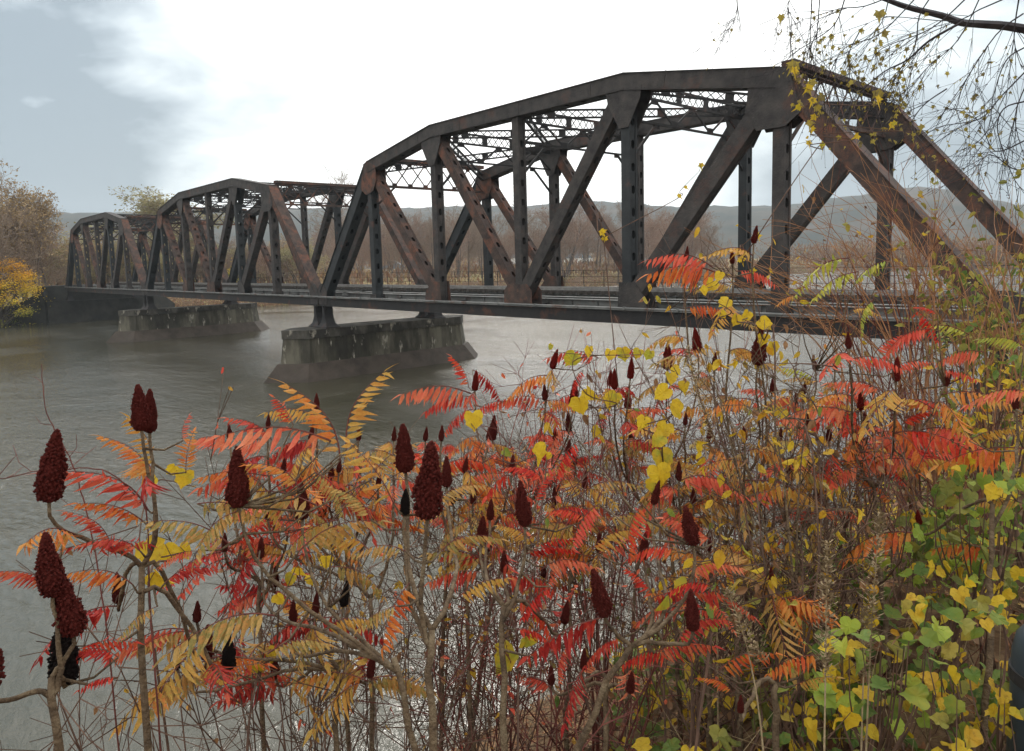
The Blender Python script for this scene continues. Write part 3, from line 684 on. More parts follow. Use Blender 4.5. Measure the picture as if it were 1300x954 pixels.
# the orange maple at the left
def maple():
    b=at(2,408,150); x,y=b.x,b.y; z=gz(x,y)
    r=root('orange_maple',(x,y,z-.1),'bright orange and yellow maple at the left edge of the far bank','tree')
    tm=MB(); tm.tube([(0,0,0),(.1,0,3),(0,.2,7)],[.3,.22,.1],8); 
    cm=MB(); rnd=random.Random(5)
    cl=[]
    for i in range(120):
        a=rnd.uniform(0,6.28); zz=rnd.uniform(.6,13.2); rr=6.8*math.sqrt(max(0,1-((zz-5)/8.6)**2))*math.sqrt(rnd.uniform(.25,1))
        c=Vector((rr*math.cos(a),rr*math.sin(a),zz)); cl.append(c)
        tm.tube([(0,0,min(6.5,zz*.5)),c*.55+Vector((0,0,zz*.3)),c],[.09,.05,.02],4,cap=False)
    for c in cl:
        rad=rnd.uniform(1.1,2.1)
        for k in range(120):
            v=Vector((rnd.gauss(0,1),rnd.gauss(0,1),rnd.gauss(0,.55)))*rad*.48; q=c+v
            a=Vector((rnd.uniform(-1,1),rnd.uniform(-1,1),rnd.uniform(-.5,.5))).normalized()*rnd.uniform(.09,.17); b2=a.cross(Vector((rnd.uniform(-1,1),rnd.uniform(-1,1),1))).normalized()*rnd.uniform(.08,.14)
            cm.face(q-a,q-b2,q+a,q+b2)
    tm.build('trunk',M['barkfar'],r); cm.build('crown',M['ymaple'],r)
maple()
# the belt of trees beyond the river behind the trusses
BELT='leafless trees of the belt beyond the river'
rb=random.Random(3)
for i in range(84):
    px=418+i*5.8+rb.uniform(-6,6); d=rb.uniform(225,340)
    top=(248+20*rb.random() if i%7==2 else 256+34*rb.random()**.8) if px<900 else rb.uniform(284,308)
    if px<560: top+=8
    far_tree('bare_tree',px,top,350,d,rb.choice(['b1','b2','b1','b4','b2']),'slim leafless brown tree in the belt beyond the river behind the trusses',BELT,rb.uniform(.7,1.0))
LB='brushy small trees behind the farthest span'
for i in range(44):
    px=62+i*7.6+rb.uniform(-4,4); d=rb.uniform(185,240)
    far_tree('brushy_tree',px,rb.uniform(298,326),375,d,rb.choice(['b3','f1','b4','f2']),'low brushy olive brown tree on the far bank behind the farthest and middle spans',LB,rb.uniform(1.2,1.7))
# far woods: one mass along the distant shore and the plain
def woods():
    mb=MB(); rnd=random.Random(9)
    def spot(x,y,h):
        z=gz(x,y)
        for k in range(34):
            q=Vector((x+rnd.gauss(0,3.2),y+rnd.gauss(0,3.2),z+h*rnd.random()**.8))
            a=Vector((rnd.uniform(-.5,.5),rnd.uniform(-.5,.5),1)).normalized()*rnd.uniform(.5,1.4); b=Vector((rnd.uniform(-1,1),rnd.uniform(-1,1),.2)).normalized()*rnd.uniform(.12,.5)
            mb.mi=rnd.choice([0,0,1,2]); mb.face(q-a,q-b,q+a,q+b)
    for i in range(420):
        y=rnd.uniform(-40,330); x=lerp(y,FX)-rnd.uniform(12,130); spot(x,y,rnd.uniform(1.5,4.5))
    for i in range(1700):
        x=rnd.uniform(-130,300); y=lerp(x,NY)+2+70*rnd.random()**1.6; spot(x,y,rnd.uniform(5,12))
    for i in range(520):
        y=rnd.uniform(-60,330); x=lerp(y,FX)-rnd.uniform(120,330); spot(x,y,rnd.uniform(6,14))
    for i in range(380):
        a=R(rnd.uniform(-100,5)); rr=rnd.uniform(480,850); x=CL.x+math.sin(a)*rr;y=CL.y+math.cos(a)*rr
        spot(x,y,rnd.uniform(8,18))
    tag(mb.build('far_woods',[M['farbrown'],M['twigfar'],M['farbuff']]),kind='stuff')
woods()
def farbrush():
    mb=MB(); rnd=random.Random(19)
    for i in range(1500):
        y=rnd.uniform(-70,300); x=lerp(y,FX)-abs(rnd.gauss(0,6))-.3
        if -4<y<14 and x>-104: continue
        z=gz(x,y); h=rnd.uniform(.5,2.4)
        c=rnd.choice([0,0,1,2]); 
        for k in range(22):
            q=Vector((x+rnd.gauss(0,.9),y+rnd.gauss(0,.9),z+h*rnd.random()))
            a=rv().normalized()*rnd.uniform(.1,.3); b=a.cross(rv()).normalized()*rnd.uniform(.05,.2)
            mb.mi=c; mb.face(q-a,q-b,q+a,q+b)
    tag(mb.build('bank_undergrowth',[M['farbrown'],M['farbuff'],M['farpale']]),kind='stuff')
farbrush()
def yellowbush(px,dist,h,label):
    b=at(px,385,dist); x,y=b.x,b.y; r=root('yellow_bush',(x,y,gz(x,y)),label,'bush','yellow bushes on the far bank')
    mb=MB(); s=MB()
    for k in range(9): s.tube([(0,0,0),(U(-1.5,1.5),U(-1.5,1.5),h*.8)],[.05,.02],3)
    for k in range(900):
        q=Vector((random.gauss(0,1.3),random.gauss(0,1.3),abs(random.gauss(h*.5,h*.3)))); a=rv().normalized()*U(.08,.16); c=a.cross(rv()).normalized()*U(.07,.14); mb.face(q-a,q-c,q+a,q+c)
    s.build('stem',M['barkfar'],r); mb.build('foliage',M['ymaple'],r)
yellowbush(192,176,3.2,'yellow bush on the far bank below the deck left of the farther pier')
yellowbush(236,180,3.6,'yellow bush on the far bank above the middle of the farther pier')
yellowbush(300,186,5.5,'larger orange yellow bush seen through the middle span posts')
# small houses beyond the river
M['white']=noisy('white siding',[(.3,(.55,.56,.56)),(.7,(.7,.7,.69))],1,rough=.7)
M['roofgrey']=noisy('blue grey roof',[(.3,(.14,.17,.2)),(.7,(.22,.25,.28))],1,rough=.8)
M['glassdark']=noisy('dark window',[(.3,(.02,.025,.03)),(.7,(.04,.05,.06))],1,rough=.2)
def house(px,py,dist,w_,d_,h_,label):
    b=at(px,py,dist); x,y=b.x,b.y; r=root('white_house',(x,y,gz(x,y)-.3),label,'house','small houses beyond the river',R(50))
    mb=MB(); mb.box(-w_/2,w_/2,-d_/2,d_/2,0,h_); mb.build('wall',M['white'],r)
    mb=MB(); mb.prism([(-w_/2-.4,h_+.01),(w_/2+.4,h_+.01),(0,h_+w_*.32)],-d_/2-.4,d_/2+.4); mb.build('roof',M['roofgrey'],r)
    for k in (-1,0,1):
        mb=MB(); mb.box(k*w_*.28-.5,k*w_*.28+.5,-d_/2-.05,-d_/2+.02,h_*.35,h_*.7); mb.build('window',M['glassdark'],r)
house(650,345,420,14,10,7,'pale blue white house seen left of the middle bottom gusset')
house(734,350,430,16,10,6,'low pale house with grey roof among the trees right of centre')
house(501,350,330,12,8,3.4,'small white building seen between the left panels of the nearest span')
# ---- foreground leaves --------------------------------------------------------------
def leaflet(mb,b,d,side,nr,L,w,bend=.25):
    """folded lance shaped leaflet from b along d"""
    T=[0,.28,.62,1]; Wd=[.10,1,.72,.0]
    mid=[b+d*L*t-nr*bend*L*t*t for t in T]
    l=[m+(side*w*k)+nr*w*.28*k for m,k in zip(mid,Wd)]; r=[m-(side*w*k)+nr*w*.28*k for m,k in zip(mid,Wd)]
    i=len(mb.v); mb.v+=[tuple(q) for q in mid+l[:3]+r[:3]]
    # mid 0..3, l 4..6, r 7..9
    F=[(0,1,5,4),(1,2,6,5),(2,3,6),(0,7,8,1),(1,8,9,2),(2,9,3)]
    for f in F: mb.f.append(tuple(i+k for k in f)); mb.m.append(mb.mi)
def frond_data(seed,hang,droop,col,n=12):
    rnd=random.Random(seed); mb=MB(); mb.mi=1
    side_sw=rnd.uniform(-.12,.12)
    pts=[Vector((t,side_sw*t*t,-droop*t*t+.10*math.sin(t*3))) for t in [i/9 for i in range(10)]]
    mb.tube(pts,[.011*(1-.75*i/9) for i in range(10)],4)
    mb.mi=0
    for i in range(n):
        t=.13+.85*i/(n-1); k=min(8,int(t*9)); b=pts[k].lerp(pts[k+1],t*9-k); tg=(pts[k+1]-pts[k]).normalized()
        L=.30*(.55+.6*math.sin(math.pi*min(1,t*1.02)**.8))*rnd.uniform(.85,1.1)
        for s in (-1,1):
            if rnd.random()<.05: continue
            h=hang+rnd.uniform(-.14,.14)
            lat=Vector((0,s,0)); d=(lat*math.cos(h*1.45)+Vector((0,0,-1))*math.sin(h*1.45)+tg*rnd.uniform(.18,.42)).normalized()
            nr=d.cross(tg).normalized()*(-s)
            tw=rnd.uniform(-.5,.5); sd=tg*math.cos(tw)+nr*math.sin(tw); sd=(sd-d*sd.dot(d)).normalized(); nr=d.cross(sd).normalized()
            leaflet(mb,b,d,sd,nr,L,.025+.010*rnd.random(),rnd.uniform(0,.6))
    # terminal leaflet
    tg=(pts[9]-pts[8]).normalized(); leaflet(mb,pts[9],tg,Vector((0,1,0)),Vector((0,0,1)),.2,.035)
    return mb.data('compound_leaf',[M['f_'+col],M['twigred2']])
FC={}
def frond(parent,a,b,col,hang=.65,roll=None):
    """compound leaf from world point a to b, as a part of parent"""
    hq=round(hang*4)/4; sh=random.randrange(3)
    key=(hq,sh,col)
    if key not in FC: FC[key]=frond_data(hash((hq*100,sh))%9999+len(col),hq,[.12,.25,.4][sh],col,[11,12,13][sh])
    x=(b-a); L=x.length; x/=L; up=Vector((U(-.35,.35),U(-.35,.35),1)) if roll is None else roll
    y=up.cross(x).normalized(); z=x.cross(y)
    Mx=Matrix(((x.x*L,y.x*L,z.x*L,a.x),(x.y*L,y.y*L,z.y*L,a.y),(x.z*L,y.z*L,z.z*L,a.z),(0,0,0,1)))
    Mx=Mx@Matrix.Rotation(math.atan([.02,.13,.26][sh])*-1,4,'Y') if False else Mx
    o=link('compound_leaf',FC[key],parent); o.matrix_local=parent.matrix_basis.inverted()@Mx
    return o
def cone_data(seed,mname):
    rnd=random.Random(seed); mb=MB()
    def rad(t,a):
        base=lerp(t,[(0,.05),(.05,.125),(.16,.175),(.32,.175),(.55,.140),(.78,.085),(.92,.04),(1,.008)])
        return base*(1+.32*noise.noise(Vector((math.cos(a)*1.6,math.sin(a)*1.6,t*6+seed*3)))+.03*noise.noise(Vector((a*3,t*20,seed))))
    n=14;mm=16;off=[]
    bend=rnd.uniform(-.06,.06)
    for i in range(mm+1):
        t=i/mm
        for k in range(n):
            a=2*math.pi*k/n; r=rad(t,a)*.93; mb.v.append((r*math.cos(a)+bend*t*t,r*math.sin(a),t))
    for i in range(mm):
        for k in range(n):
            k2=(k+1)%n; mb.f.append((i*n+k,i*n+k2,(i+1)*n+k2,(i+1)*n+k)); mb.m.append(0)
    mb.f.append(tuple(range(n))[::-1]); mb.f.append(tuple(mm*n+k for k in range(n))); mb.m+=[0,0]
    NB=330
    for i in range(NB):
        t=1-(1-(i+.5)/NB)**.92; t=.02+t*.97; a=i*2.39996+rnd.uniform(-.2,.2); r=rad(t,a)*rnd.uniform(.93,1.10)
        c=Vector((r*math.cos(a)+bend*t*t,r*math.sin(a),t+rnd.uniform(-.01,.01))); s=rnd.uniform(.022,.036)
        o=Vector((math.cos(a),math.sin(a),.25)).normalized(); u=o.cross(Vector((0,0,1))).normalized(); w_=o.cross(u)
        b=len(mb.v); q=[c+o*s*1.25,c-o*s]+[c+(u*math.cos(k*1.2566)+w_*math.sin(k*1.2566))*s+o*s*.25 for k in range(5)]
        mb.v+=[tuple(p) for p in q]
        for k in range(5):
            k2=(k+1)%5; mb.f.append((b,b+2+k,b+2+k2)); mb.f.append((b+1,b+2+k2,b+2+k)); mb.m+=[0,0]
    return mb.data('fruit_cluster',M[mname],True)
CN={k:[cone_data(s*7+i,m_) for i in range(n_)] for s,(k,m_,n_) in enumerate((('r','cone',4),('d','conedead',2),('b','conebright',3)))}
def ground_root(p): return Vector((p.x,p.y,gz(p.x,p.y)-.06))
def sumac(label,basepx,d,fork,heads,fronds=(),auto=(0,('orange',)),group='staghorn sumac shrubs on the near bank',flen=(.2,.34),hang=(.5,.8)):
    F=at(fork[0],fork[1],d); Bp=at(basepx,954,d*.98); G=ground_root(Bp.lerp(F,-.2))
    r=root('sumac_shrub',G,label,'sumac shrub',group)
    Gi=r.matrix_basis; inv=Matrix.Translation(-G)
    st=MB(); segs=[]
    def add(pts,r0,r1):
        n=len(pts)-1; st.tube([p-G for p in pts],[r0+(r1-r0)*i/n for i in range(n+1)],7)
        segs.extend(pts)
    up=(F-Bp).normalized()
    tr=bez(G,G+Vector((0,0,(F.z-G.z)*.5)),F-up*.35*(F-Bp).length,F,10)
    tr=[p+rv()*.008 for p in tr[:-1]]+[tr[-1]]
    add(tr,.0115,.0078)
    tips=[]
    for h in heads:
        px,py,hp=h[:3]; kind=h[3] if len(h)>3 else 'r'; dd=h[4] if len(h)>4 else d+U(-.12,.12)*d; lean=h[5] if len(h)>5 else U(-.12,.12)
        T=at(px,py,dd); ax=(UP+RT*lean+FW*U(-.12,.12)).normalized(); hh=hp*dd/FPX*(1.0 if True else 1)
        L=(T-F).length
        # leave the trunk at its fork, or a little below
        s0=F if random.random()<.6 else tr[-2]
        side=(RT*((px-fork[0])*d/FPX)); side=side.normalized() if side.length>1e-4 else RT
        path=bez(s0,s0+up*.25*L+side*.2*L,T-ax*.38*L,T,9)
        path=[p+rv()*.004 for p in path]; path[0]=s0; path[-1]=T
        add(path,.0066,.0042)
        c=random.choice(CN[kind]); x=ax.cross(Vector((U(-1,1),U(-1,1),.1))).normalized(); y=ax.cross(x)
        wk=U(.84,1.0)*(1.0 if hp>30 else .92)
        Mx=Matrix(((x.x*hh*wk,y.x*hh*wk,ax.x*hh,T.x-ax.x*.02*hh),(x.y*hh*wk,y.y*hh*wk,ax.y*hh,T.y-ax.y*.02*hh),(x.z*hh*wk,y.z*hh*wk,ax.z*hh,T.z-ax.z*.02*hh),(0,0,0,1)))
        o=link('fruit_cluster',c,r); o.matrix_local=inv@Mx
        tips.append(path)
    for f in fronds:
        x0,y0,x1,y1,col=f[:5]; hg=f[5] if len(f)>5 else .65; dd=d*U(.95,1.08) if len(f)<7 else f[6]
        a=at(x0,y0,dd); b=at(x1,y1,dd+U(-.25,.2)*abs(x1-x0)*dd/FPX)
        q=min(segs,key=lambda s:(s-a).length)
        if (q-a).length>.015:
            m_=q.lerp(a,.5)-Vector((0,0,.15*(q-a).length)); st.tube([p-G for p in (q,m_,a)],[.004,.003,.0022],5)
        frond(r,a,b,col,hg)
    for p in tips:
        for k in range(auto[0]):
            i=random.randrange(max(0,len(p)-5),len(p)-1); a=p[i].lerp(p[i+1],U(0,1)); an=U(0,6.28); L=U(*flen)
            b=a+Vector((math.cos(an),math.sin(an),U(-.25,.45))).normalized()*L
            frond(r,a,b,random.choice(auto[1]),U(*hang))
    st.build('stem',M['stem'],r,True)
    return r
# --- heads and compound leaves read from the photo: (x, y, height[, kind, distance, lean])
sumac('sumac with two paired dark red fruit heads atop one tall straight stem at left',176,2.25,(180,720),
  [(180,546,52,'r',2.2,-.15),(190,548,49,'r',2.28,.05),(62,636,76,'r',2.15,.06),(150,766,34,'r',2.5,.0),(262,838,38,'r',2.5,.05),(290,850,38,'d',2.4,0)],
  [(188,648,106,566,'coral',.5),(184,664,106,634,'orange',.6),(190,602,146,545,'orange',.55),(196,596,172,530,'amber',.5),(62,742,-4,712,'crimson',.75),(168,742,92,712,'orange',.75),
   (236,600,238,548,'orange',.45),(178,700,108,668,'crimson',.6),(232,560,236,528,'coral',.4),(120,700,182,676,'crimson',.6),(92,830,162,802,'red',.6),(200,770,150,800,'tan',.6),(140,690,100,640,'crimson',.5),(210,740,262,705,'crimson',.7)],(1,('crimson','orange')),flen=(.14,.22))
sumac('sumac with two overlapping dark fruit heads low at the left edge',66,2.0,(66,860),
  [(67,756,66,'r',1.95,-.1),(94,806,68,'r',1.98,-.22),(84,866,66,'d',2.1,-.05),(-22,880,86,'r',1.9,0)],[(150,835,92,812,'red',.7),(150,860,100,870,'red',.6)])
sumac('sumac with dark fruit heads among tan orange leaves, its stem slanting down right',545,2.1,(500,835),
  [(303,643,70,'r',2.05,-.1),(384,659,43,'r',2.5,-.05),(331,708,24,'r',2.9),(436,770,30,'d',2.5),(372,790,26,'r',2.7)],
  [(292,692,198,652,'tan',.8),(348,782,222,792,'tan',.85),(402,642,286,622,'tan',.7),(300,650,236,690,'tan',.7),(420,560,282,540,'coral',.6),(432,585,392,480,'orange',.5),(440,570,463,468,'amber',.45),
   (380,700,470,640,'tan',.75),(470,700,400,655,'amber',.75),(330,610,262,590,'orange',.6),(345,560,300,520,'crimson',.5),(372,540,352,502,'red',.45),(470,610,520,560,'tan',.6),
   (300,600,372,640,'amber',.7),(420,720,495,730,'tan',.85),(410,800,472,775,'amber',.85),(400,600,446,640,'tan',.7),(330,700,280,760,'crimson',.6),(250,640,330,650,'tan',.7),(250,700,200,710,'coral',.6),
   (380,620,330,570,'orange',.55),(455,560,420,600,'tan',.6),(340,830,410,800,'tan',.85),(430,660,360,690,'tan',.8)],(0,()))
sumac('sumac carrying the largest dark red fruit head in the centre of the picture',545,1.8,(548,800),
  [(515,599,60,'r',1.95,-.08),(543,657,95,'r',1.72,.02),(514,654,32,'d',1.9,0),(567,618,38,'r',2.2,.0)],
  [(470,660,440,610,'tan',.7),(515,700,452,690,'tan',.85),(505,770,455,790,'tan',.85),(560,700,620,660,'tan',.75),(500,640,450,560,'amber',.5),(580,760,640,730,'amber',.8),(555,640,600,600,'tan',.6),(520,740,480,820,'orange',.8)],(0,()))
sumac('sumac with one dark pointed fruit head just right of centre on a straight stem',640,2.2,(640,770),
  [(666,667,56,'r',2.2,-.08),(611,689,34,'r',2.4,.1),(622,660,26,'r',2.5,.1),(640,727,28,'r',2.4),(717,792,28,'r',2.5)],
  [(680,640,690,600,'red',.7),(672,700,722,680,'red',.75),(690,720,752,705,'coral',.8),(700,745,660,780,'red',.75),(655,760,712,790,'red',.8),(676,690,640,660,'amber',.8),(700,650,750,640,'crimson',.7),
   (690,610,650,580,'red',.7),(720,820,700,860,'crimson',.8),(655,800,700,800,'red',.8),(745,660,700,640,'red',.75),(720,700,690,740,'coral',.8)],(1,('crimson','red')),flen=(.14,.22),hang=(.7,1))
sumac('sumac with a big drooping red fruit head on a branch sweeping down left',690,2.1,(800,822),
  [(768,782,58,'r',2.05,-.22),(880,692,48,'r',2.15,-.18),(880,800,46,'r',2.0,-.05),(817,711,32,'r',2.3,.05),(830,640,30,'r',2.5,.2)],
  [(860,700,800,690,'red',.8),(905,745,850,735,'red',.85),(880,770,812,762,'coral',.85),(830,830,900,810,'crimson',.85),(850,830,790,830,'red',.9),(760,640,720,690,'coral',.8),(815,640,790,700,'red',.8),(905,690,850,650,'coral',.7),
   (830,760,800,720,'red',.8),(870,730,930,700,'coral',.8),(790,810,740,830,'crimson',.8),(735,560,700,600,'red',.75),(900,760,930,800,'coral',.8),(770,660,830,650,'tan',.75),(750,700,800,660,'amber',.75)],(1,('red','crimson')),flen=(.14,.22),hang=(.7,1))
sumac('sumac with scarlet drooping leaves and slim fruit heads against the water below the nearest span',600,4.2,(650,640),
  [(625,559,32,'r'),(728,518,35,'b'),(701,468,26,'b',4.2,.25),(603,496,26,'b'),(692,508,20,'r'),(722,548,26,'r'),(721,580,22,'r'),(640,585,20,'r'),(705,560,20,'b')],
  [(598,500,512,492,'coral',.95),(600,505,540,508,'red',.95),(692,508,630,506,'coral',.9),(595,492,578,452,'red',.7),(600,470,640,500,'crimson',.85),(740,470,720,495,'red',.9),(760,455,700,440,'crimson',.8),(735,500,690,515,'coral',.8),(600,520,560,540,'crimson',.7),(640,510,600,520,'red',.9)],
  (3,('crimson','coral','amber','orange')),flen=(.2,.3))
sumac('sumac with a close group of small red fruit heads above yellow leaves right of centre',800,4.3,(815,640),
  [(847,469,34,'b'),(800,481,27,'b'),(797,519,28,'b'),(780,494,26,'b'),(774,490,20,'b'),(886,448,32,'b'),(838,560,24,'r'),(802,560,20,'r')],
  [(820,450,780,440,'red',.8)],(4,('coral','amber','tan','crimson')),flen=(.16,.28))
sumac('sumac with a dark fruit head high above the deck line right of centre',960,3.8,(950,600),
  [(962,463,44,'r',3.6,.08),(957,309,22,'r',3.8,.15),(871,331,18,'r',3.9,.1),(930,335,18,'r',3.9),(907,470,22,'r',4)],
  [(905,340,832,312,'coral',.8),(918,350,826,338,'orange',.95),(935,345,985,350,'coral',.7),(880,330,850,345,'amber',.9)],(4,('orange','tan','amber')),flen=(.15,.26))
sumac('sumac with bright coral red leaves and small heads at right over the water',1120,3.6,(1110,620),
  [(1138,484,28,'b'),(1093,521,22,'b'),(1087,584,31,'b'),(1200,490,20,'r',3.6,.4),(1078,443,20,'r'),(1158,568,20,'r'),(1052,560,18,'r')],
  [(1122,498,1057,478,'coral',.85),(1182,418,1118,430,'coral',.75),(1160,392,1195,430,'red',.7),(1250,448,1190,448,'coral',.9),(1058,520,1112,556,'coral',.8),(1165,585,1092,590,'coral',.95),(1092,592,1043,612,'coral',.95),(1135,640,1098,602,'orange',.85),
   (1130,470,1180,455,'coral',.8),(1200,520,1150,500,'coral',.85),(1145,540,1180,510,'red',.7),(1110,450,1150,415,'coral',.7),(1075,540,1050,500,'coral',.8),(1195,470,1240,480,'coral',.8),(1110,580,1150,610,'red',.85),(1150,680,1120,690,'orange',.95),(1190,400,1165,385,'red',.6)],
  (4,('coral','orange','red','amber')),flen=(.18,.3))
sumac('sumac with long orange comb like leaves hanging at the right edge',1250,3.0,(1260,640),
  [(1167,670,20,'b'),(1290,520,22,'r')],
  [(1305,570,1190,582,'orange',.95),(1310,500,1232,490,'coral',.85),(1270,700,1185,690,'orange',.95),(1230,560,1290,540,'amber',.9),(1300,640,1240,630,'amber',.85),(1300,440,1250,420,'lime',.7)],(1,('orange','amber')))
sumac('sumac with green and yellow compound leaves over the truss foot at right',1040,4.0,(1040,560),
  [(1010,520,18,'r'),(1035,470,18,'r')],
  [(1078,328,1002,350,'lime',.35),(1090,345,1030,372,'lime',.4),(1110,380,1080,415,'lime',.6),(1130,330,1085,352,'lime',.5),(1080,395,1112,388,'amber',.6),(1010,375,985,385,'orange',.8),(1230,425,1180,410,'lime',.6)],(2,('lime','amber','tan')),flen=(.15,.26))
sumac('low sumac with orange leaves at the bottom right behind dry seed stalks',990,2.2,(985,870),
  [(940,905,20,'r')],[(912,852,975,812,'orange',.85),(1042,832,972,850,'orange',.85),(1010,870,1060,860,'amber',.8),(930,880,900,850,'orange',.8)],(0,()))
# a few more, further back in the thicket
BK=[('sumac with small crimson heads half hidden behind the paired heads at left',330,3.2,(330,740),[(292,560,20),(340,545,18),(370,650,20),(285,700,22),(350,745,24)],('crimson','coral','red')),
 ('sumac with thin purple red leaves behind the tan ones left of centre',440,3.4,(440,700),[(402,520,20),(395,560,20),(480,620,20),(455,560,18),(420,610,22)],('crimson','coral','amber','orange')),
 ('sumac with small heads in the reddish thicket behind the largest head',600,3.2,(590,720),[(600,640,26),(575,640,22),(650,600,22),(560,560,20),(620,700,28)],('coral','tan','red','amber')),
 ('sumac with small heads and amber leaves between the two big red heads',720,3.4,(725,720),[(705,640,22),(742,620,22),(760,700,24),(730,590,20),(690,735,22),(735,665,20)],('coral','tan','amber','orange')),
 ('sumac with faded orange leaves below the yellow vine right of centre',900,3.2,(900,720),[(925,600,20),(862,610,24),(945,560,18),(900,560,18),(880,640,20)],('amber','tan','orange','coral')),
 ('sumac with tiny heads and tan leaves below the coral red sumac',1010,3.6,(1010,680),[(1000,600,18),(1025,540,18),(980,500,18),(1040,640,18)],('amber','tan','coral')),
 ('sumac with scarlet low leaves at the bottom centre',760,2.6,(770,860),[(740,850,24),(800,880,26),(700,870,22)],('coral','crimson','amber')),
 ('sumac with crimson and tan leaves at the bottom left of centre',420,2.7,(430,850),[(400,780,26),(350,860,30),(470,860,28),(250,790,24),(225,850,26,'d')],('tan','crimson','amber'))]
BK+=[('sumac with amber and orange leaves at the centre under the scarlet drooping leaves',560,3.6,(570,640),[(540,560,18),(590,600,20),(620,560,18),(650,640,20)],('amber','orange','coral','tan')),
 ('sumac with many fine orange leaves between the left heads and the centre',470,3.0,(470,760),[(430,600,18),(500,560,18),(360,600,18),(340,660,20)],('orange','amber','tan','coral')),
 ('sumac with pale orange leaves under the yellow string of leaves',860,3.8,(850,640),[(850,600,18),(820,650,18),(900,620,18),(870,540,16)],('tan','amber','coral','orange')),
 ('sumac with coral and amber leaves in front of the bright water at right',1040,4.4,(1050,600),[(1060,470,16),(1020,500,16),(1100,540,16),(990,560,16)],('coral','amber','tan')),
 ('sumac with rust and amber leaves near the golden oval leaves',940,3.0,(930,780),[(950,680,18),(900,700,18),(980,740,18)],('amber','tan','orange'))]
for lab,b,d,fk,hd,pal in BK: sumac(lab,b,d,fk,hd,(),(1 if 'bottom centre' in lab else 6,pal),flen=(.15,.26),hang=(.5,1))
# ---- broad leaves ---------------------------------------------------------------------
def leaf_poly(kind,rnd):
    if kind=='vine': o=[(0,0),(.16,-.13),(.36,-.10),(.50,.08),(.54,.30),(.46,.42),(.44,.60),(.26,.76),(.12,.86),(0,1.04)]
    elif kind=='maple': o=[(0,0),(.14,-.02),(.34,-.04),(.26,.14),(.52,.44),(.28,.42),(.26,.58),(.12,.52),(0,1.1)]
    else: o=[(0,0),(.16,.12),(.27,.36),(.24,.62),(.12,.86),(0,1.05)]
    o=[(x*rnd.uniform(.88,1.12),y+rnd.uniform(-.03,.03)) if x else (x,y) for x,y in o]
    return o
def add_leaf(mb,p,d,nr,s,kind,rnd,fold=None,curl=None):
    d=d.normalized(); sd=d.cross(nr).normalized(); nr=sd.cross(d)
    fold=rnd.uniform(-.1,.75) if fold is None else fold; curl=rnd.uniform(-.25,.65) if curl is None else curl
    o=leaf_poly(kind,rnd); n=len(o)
    b=len(mb.v); c=p+d*s*.42-nr*curl*s*.18; 
    def P(x,y): return p+sd*x*s+d*y*s+nr*(abs(x)*fold*s-curl*s*y*y)+nr*rnd.uniform(-.06,.06)*s
    V=[c]+[P(x,y) for x,y in o]+[P(-x,y) for x,y in o[1:-1]]
    mb.v+=[tuple(q) for q in V]
    for i in range(1,n): mb.f.append((b,b+i,b+i+1)); mb.m.append(mb.mi)
    L_=[b+1]+[b+n+1+i for i in range(n-2)]+[b+n]
    for i in range(len(L_)-1): mb.f.append((b,L_[i+1],L_[i])); mb.m.append(mb.mi)
rn=random.Random(77)
def vine(label,d,leaves,mname='yellow',kind='vine',basepx=None,group='yellow leaved vines climbing through the sumac'):
    """leaves: (x,y,size px[,material])"""
    pts=[at(x,y,d*rn.uniform(.93,1.07)) for x,y,*_ in leaves]
    order=sorted(range(len(pts)),key=lambda i:-leaves[i][1])
    b=at(basepx or leaves[order[0]][0]+rn.uniform(-20,20),954,d); G=ground_root(b)
    r=root('climbing_vine',G,label,'vine',group)
    st=MB(); line=[G,b.lerp(G,.4)+rv()*.03,b]+[pts[i]+rv()*.02-Vector((0,0,.02)) for i in order]
    # smooth stem
    sm_=[]
    for i in range(len(line)-1):
        a0=line[max(0,i-1)];a1=line[i];a2=line[i+1];a3=line[min(len(line)-1,i+2)]
        for k in range(4):
            t=k/4; sm_.append(.5*((2*a1)+(a2-a0)*t+(2*a0-5*a1+4*a2-a3)*t*t+(3*a1-a0-3*a2+a3)*t**3))
    sm_.append(line[-1]); st.tube([p-G for p in sm_],[.0045-.003*i/len(sm_) for i in range(len(sm_))],5)
    for i in order:
        x,y,s=leaves[i][:3]; m_=leaves[i][3] if len(leaves[i])>3 else mname
        S_=s*d/FPX*(.52 if kind=='maple' else .64); p=pts[i]; q=min(sm_,key=lambda w_:(w_-p).length); p2=p+UP*S_*.3
        st.tube([q-G,p2-G],[.0018,.0012],4)
        mb=MB(); dr=(-UP*rn.uniform(.4,1)+RT*rn.uniform(-.8,.8)+FW*rn.uniform(-.3,.3)); nr=(-FW*rn.uniform(.5,1)+UP*rn.uniform(-.1,.8)+RT*rn.uniform(-.6,.6))
        add_leaf(mb,Vector((0,0,0)),dr,nr,S_,kind,rn); o=mb.build('leaf',M[m_],r); o.location=p2-G
    st.build('stem',M['twig'],r); return r
vine('vine with two large round yellow leaves beside the pointed head right of centre',2.6,[(600,532,38),(677,578,40),(640,575,16,'green'),(655,840,56),(668,815,30),(700,580,14)])
vine('vine with a pair of yellow leaves behind the paired heads at left',2.6,[(198,612,30),(236,605,32),(222,596,22),(185,698,44),(210,700,40),(196,735,36),(228,700,28)])
vine('vine with small yellow leaves under the dark head left of centre',2.7,[(414,712,24),(380,728,30),(372,735,24),(352,760,22),(350,830,26),(326,850,22),(395,735,20)])
vine('vine with a tall string of yellow leaves climbing right of centre',2.9,[(848,500,32),(852,520,36),(846,545,34),(838,580,40),(834,600,38),(832,618,30),(818,535,26),(850,480,26),(842,560,28),(870,490,22),(826,450,20),(855,470,22)],basepx=845)
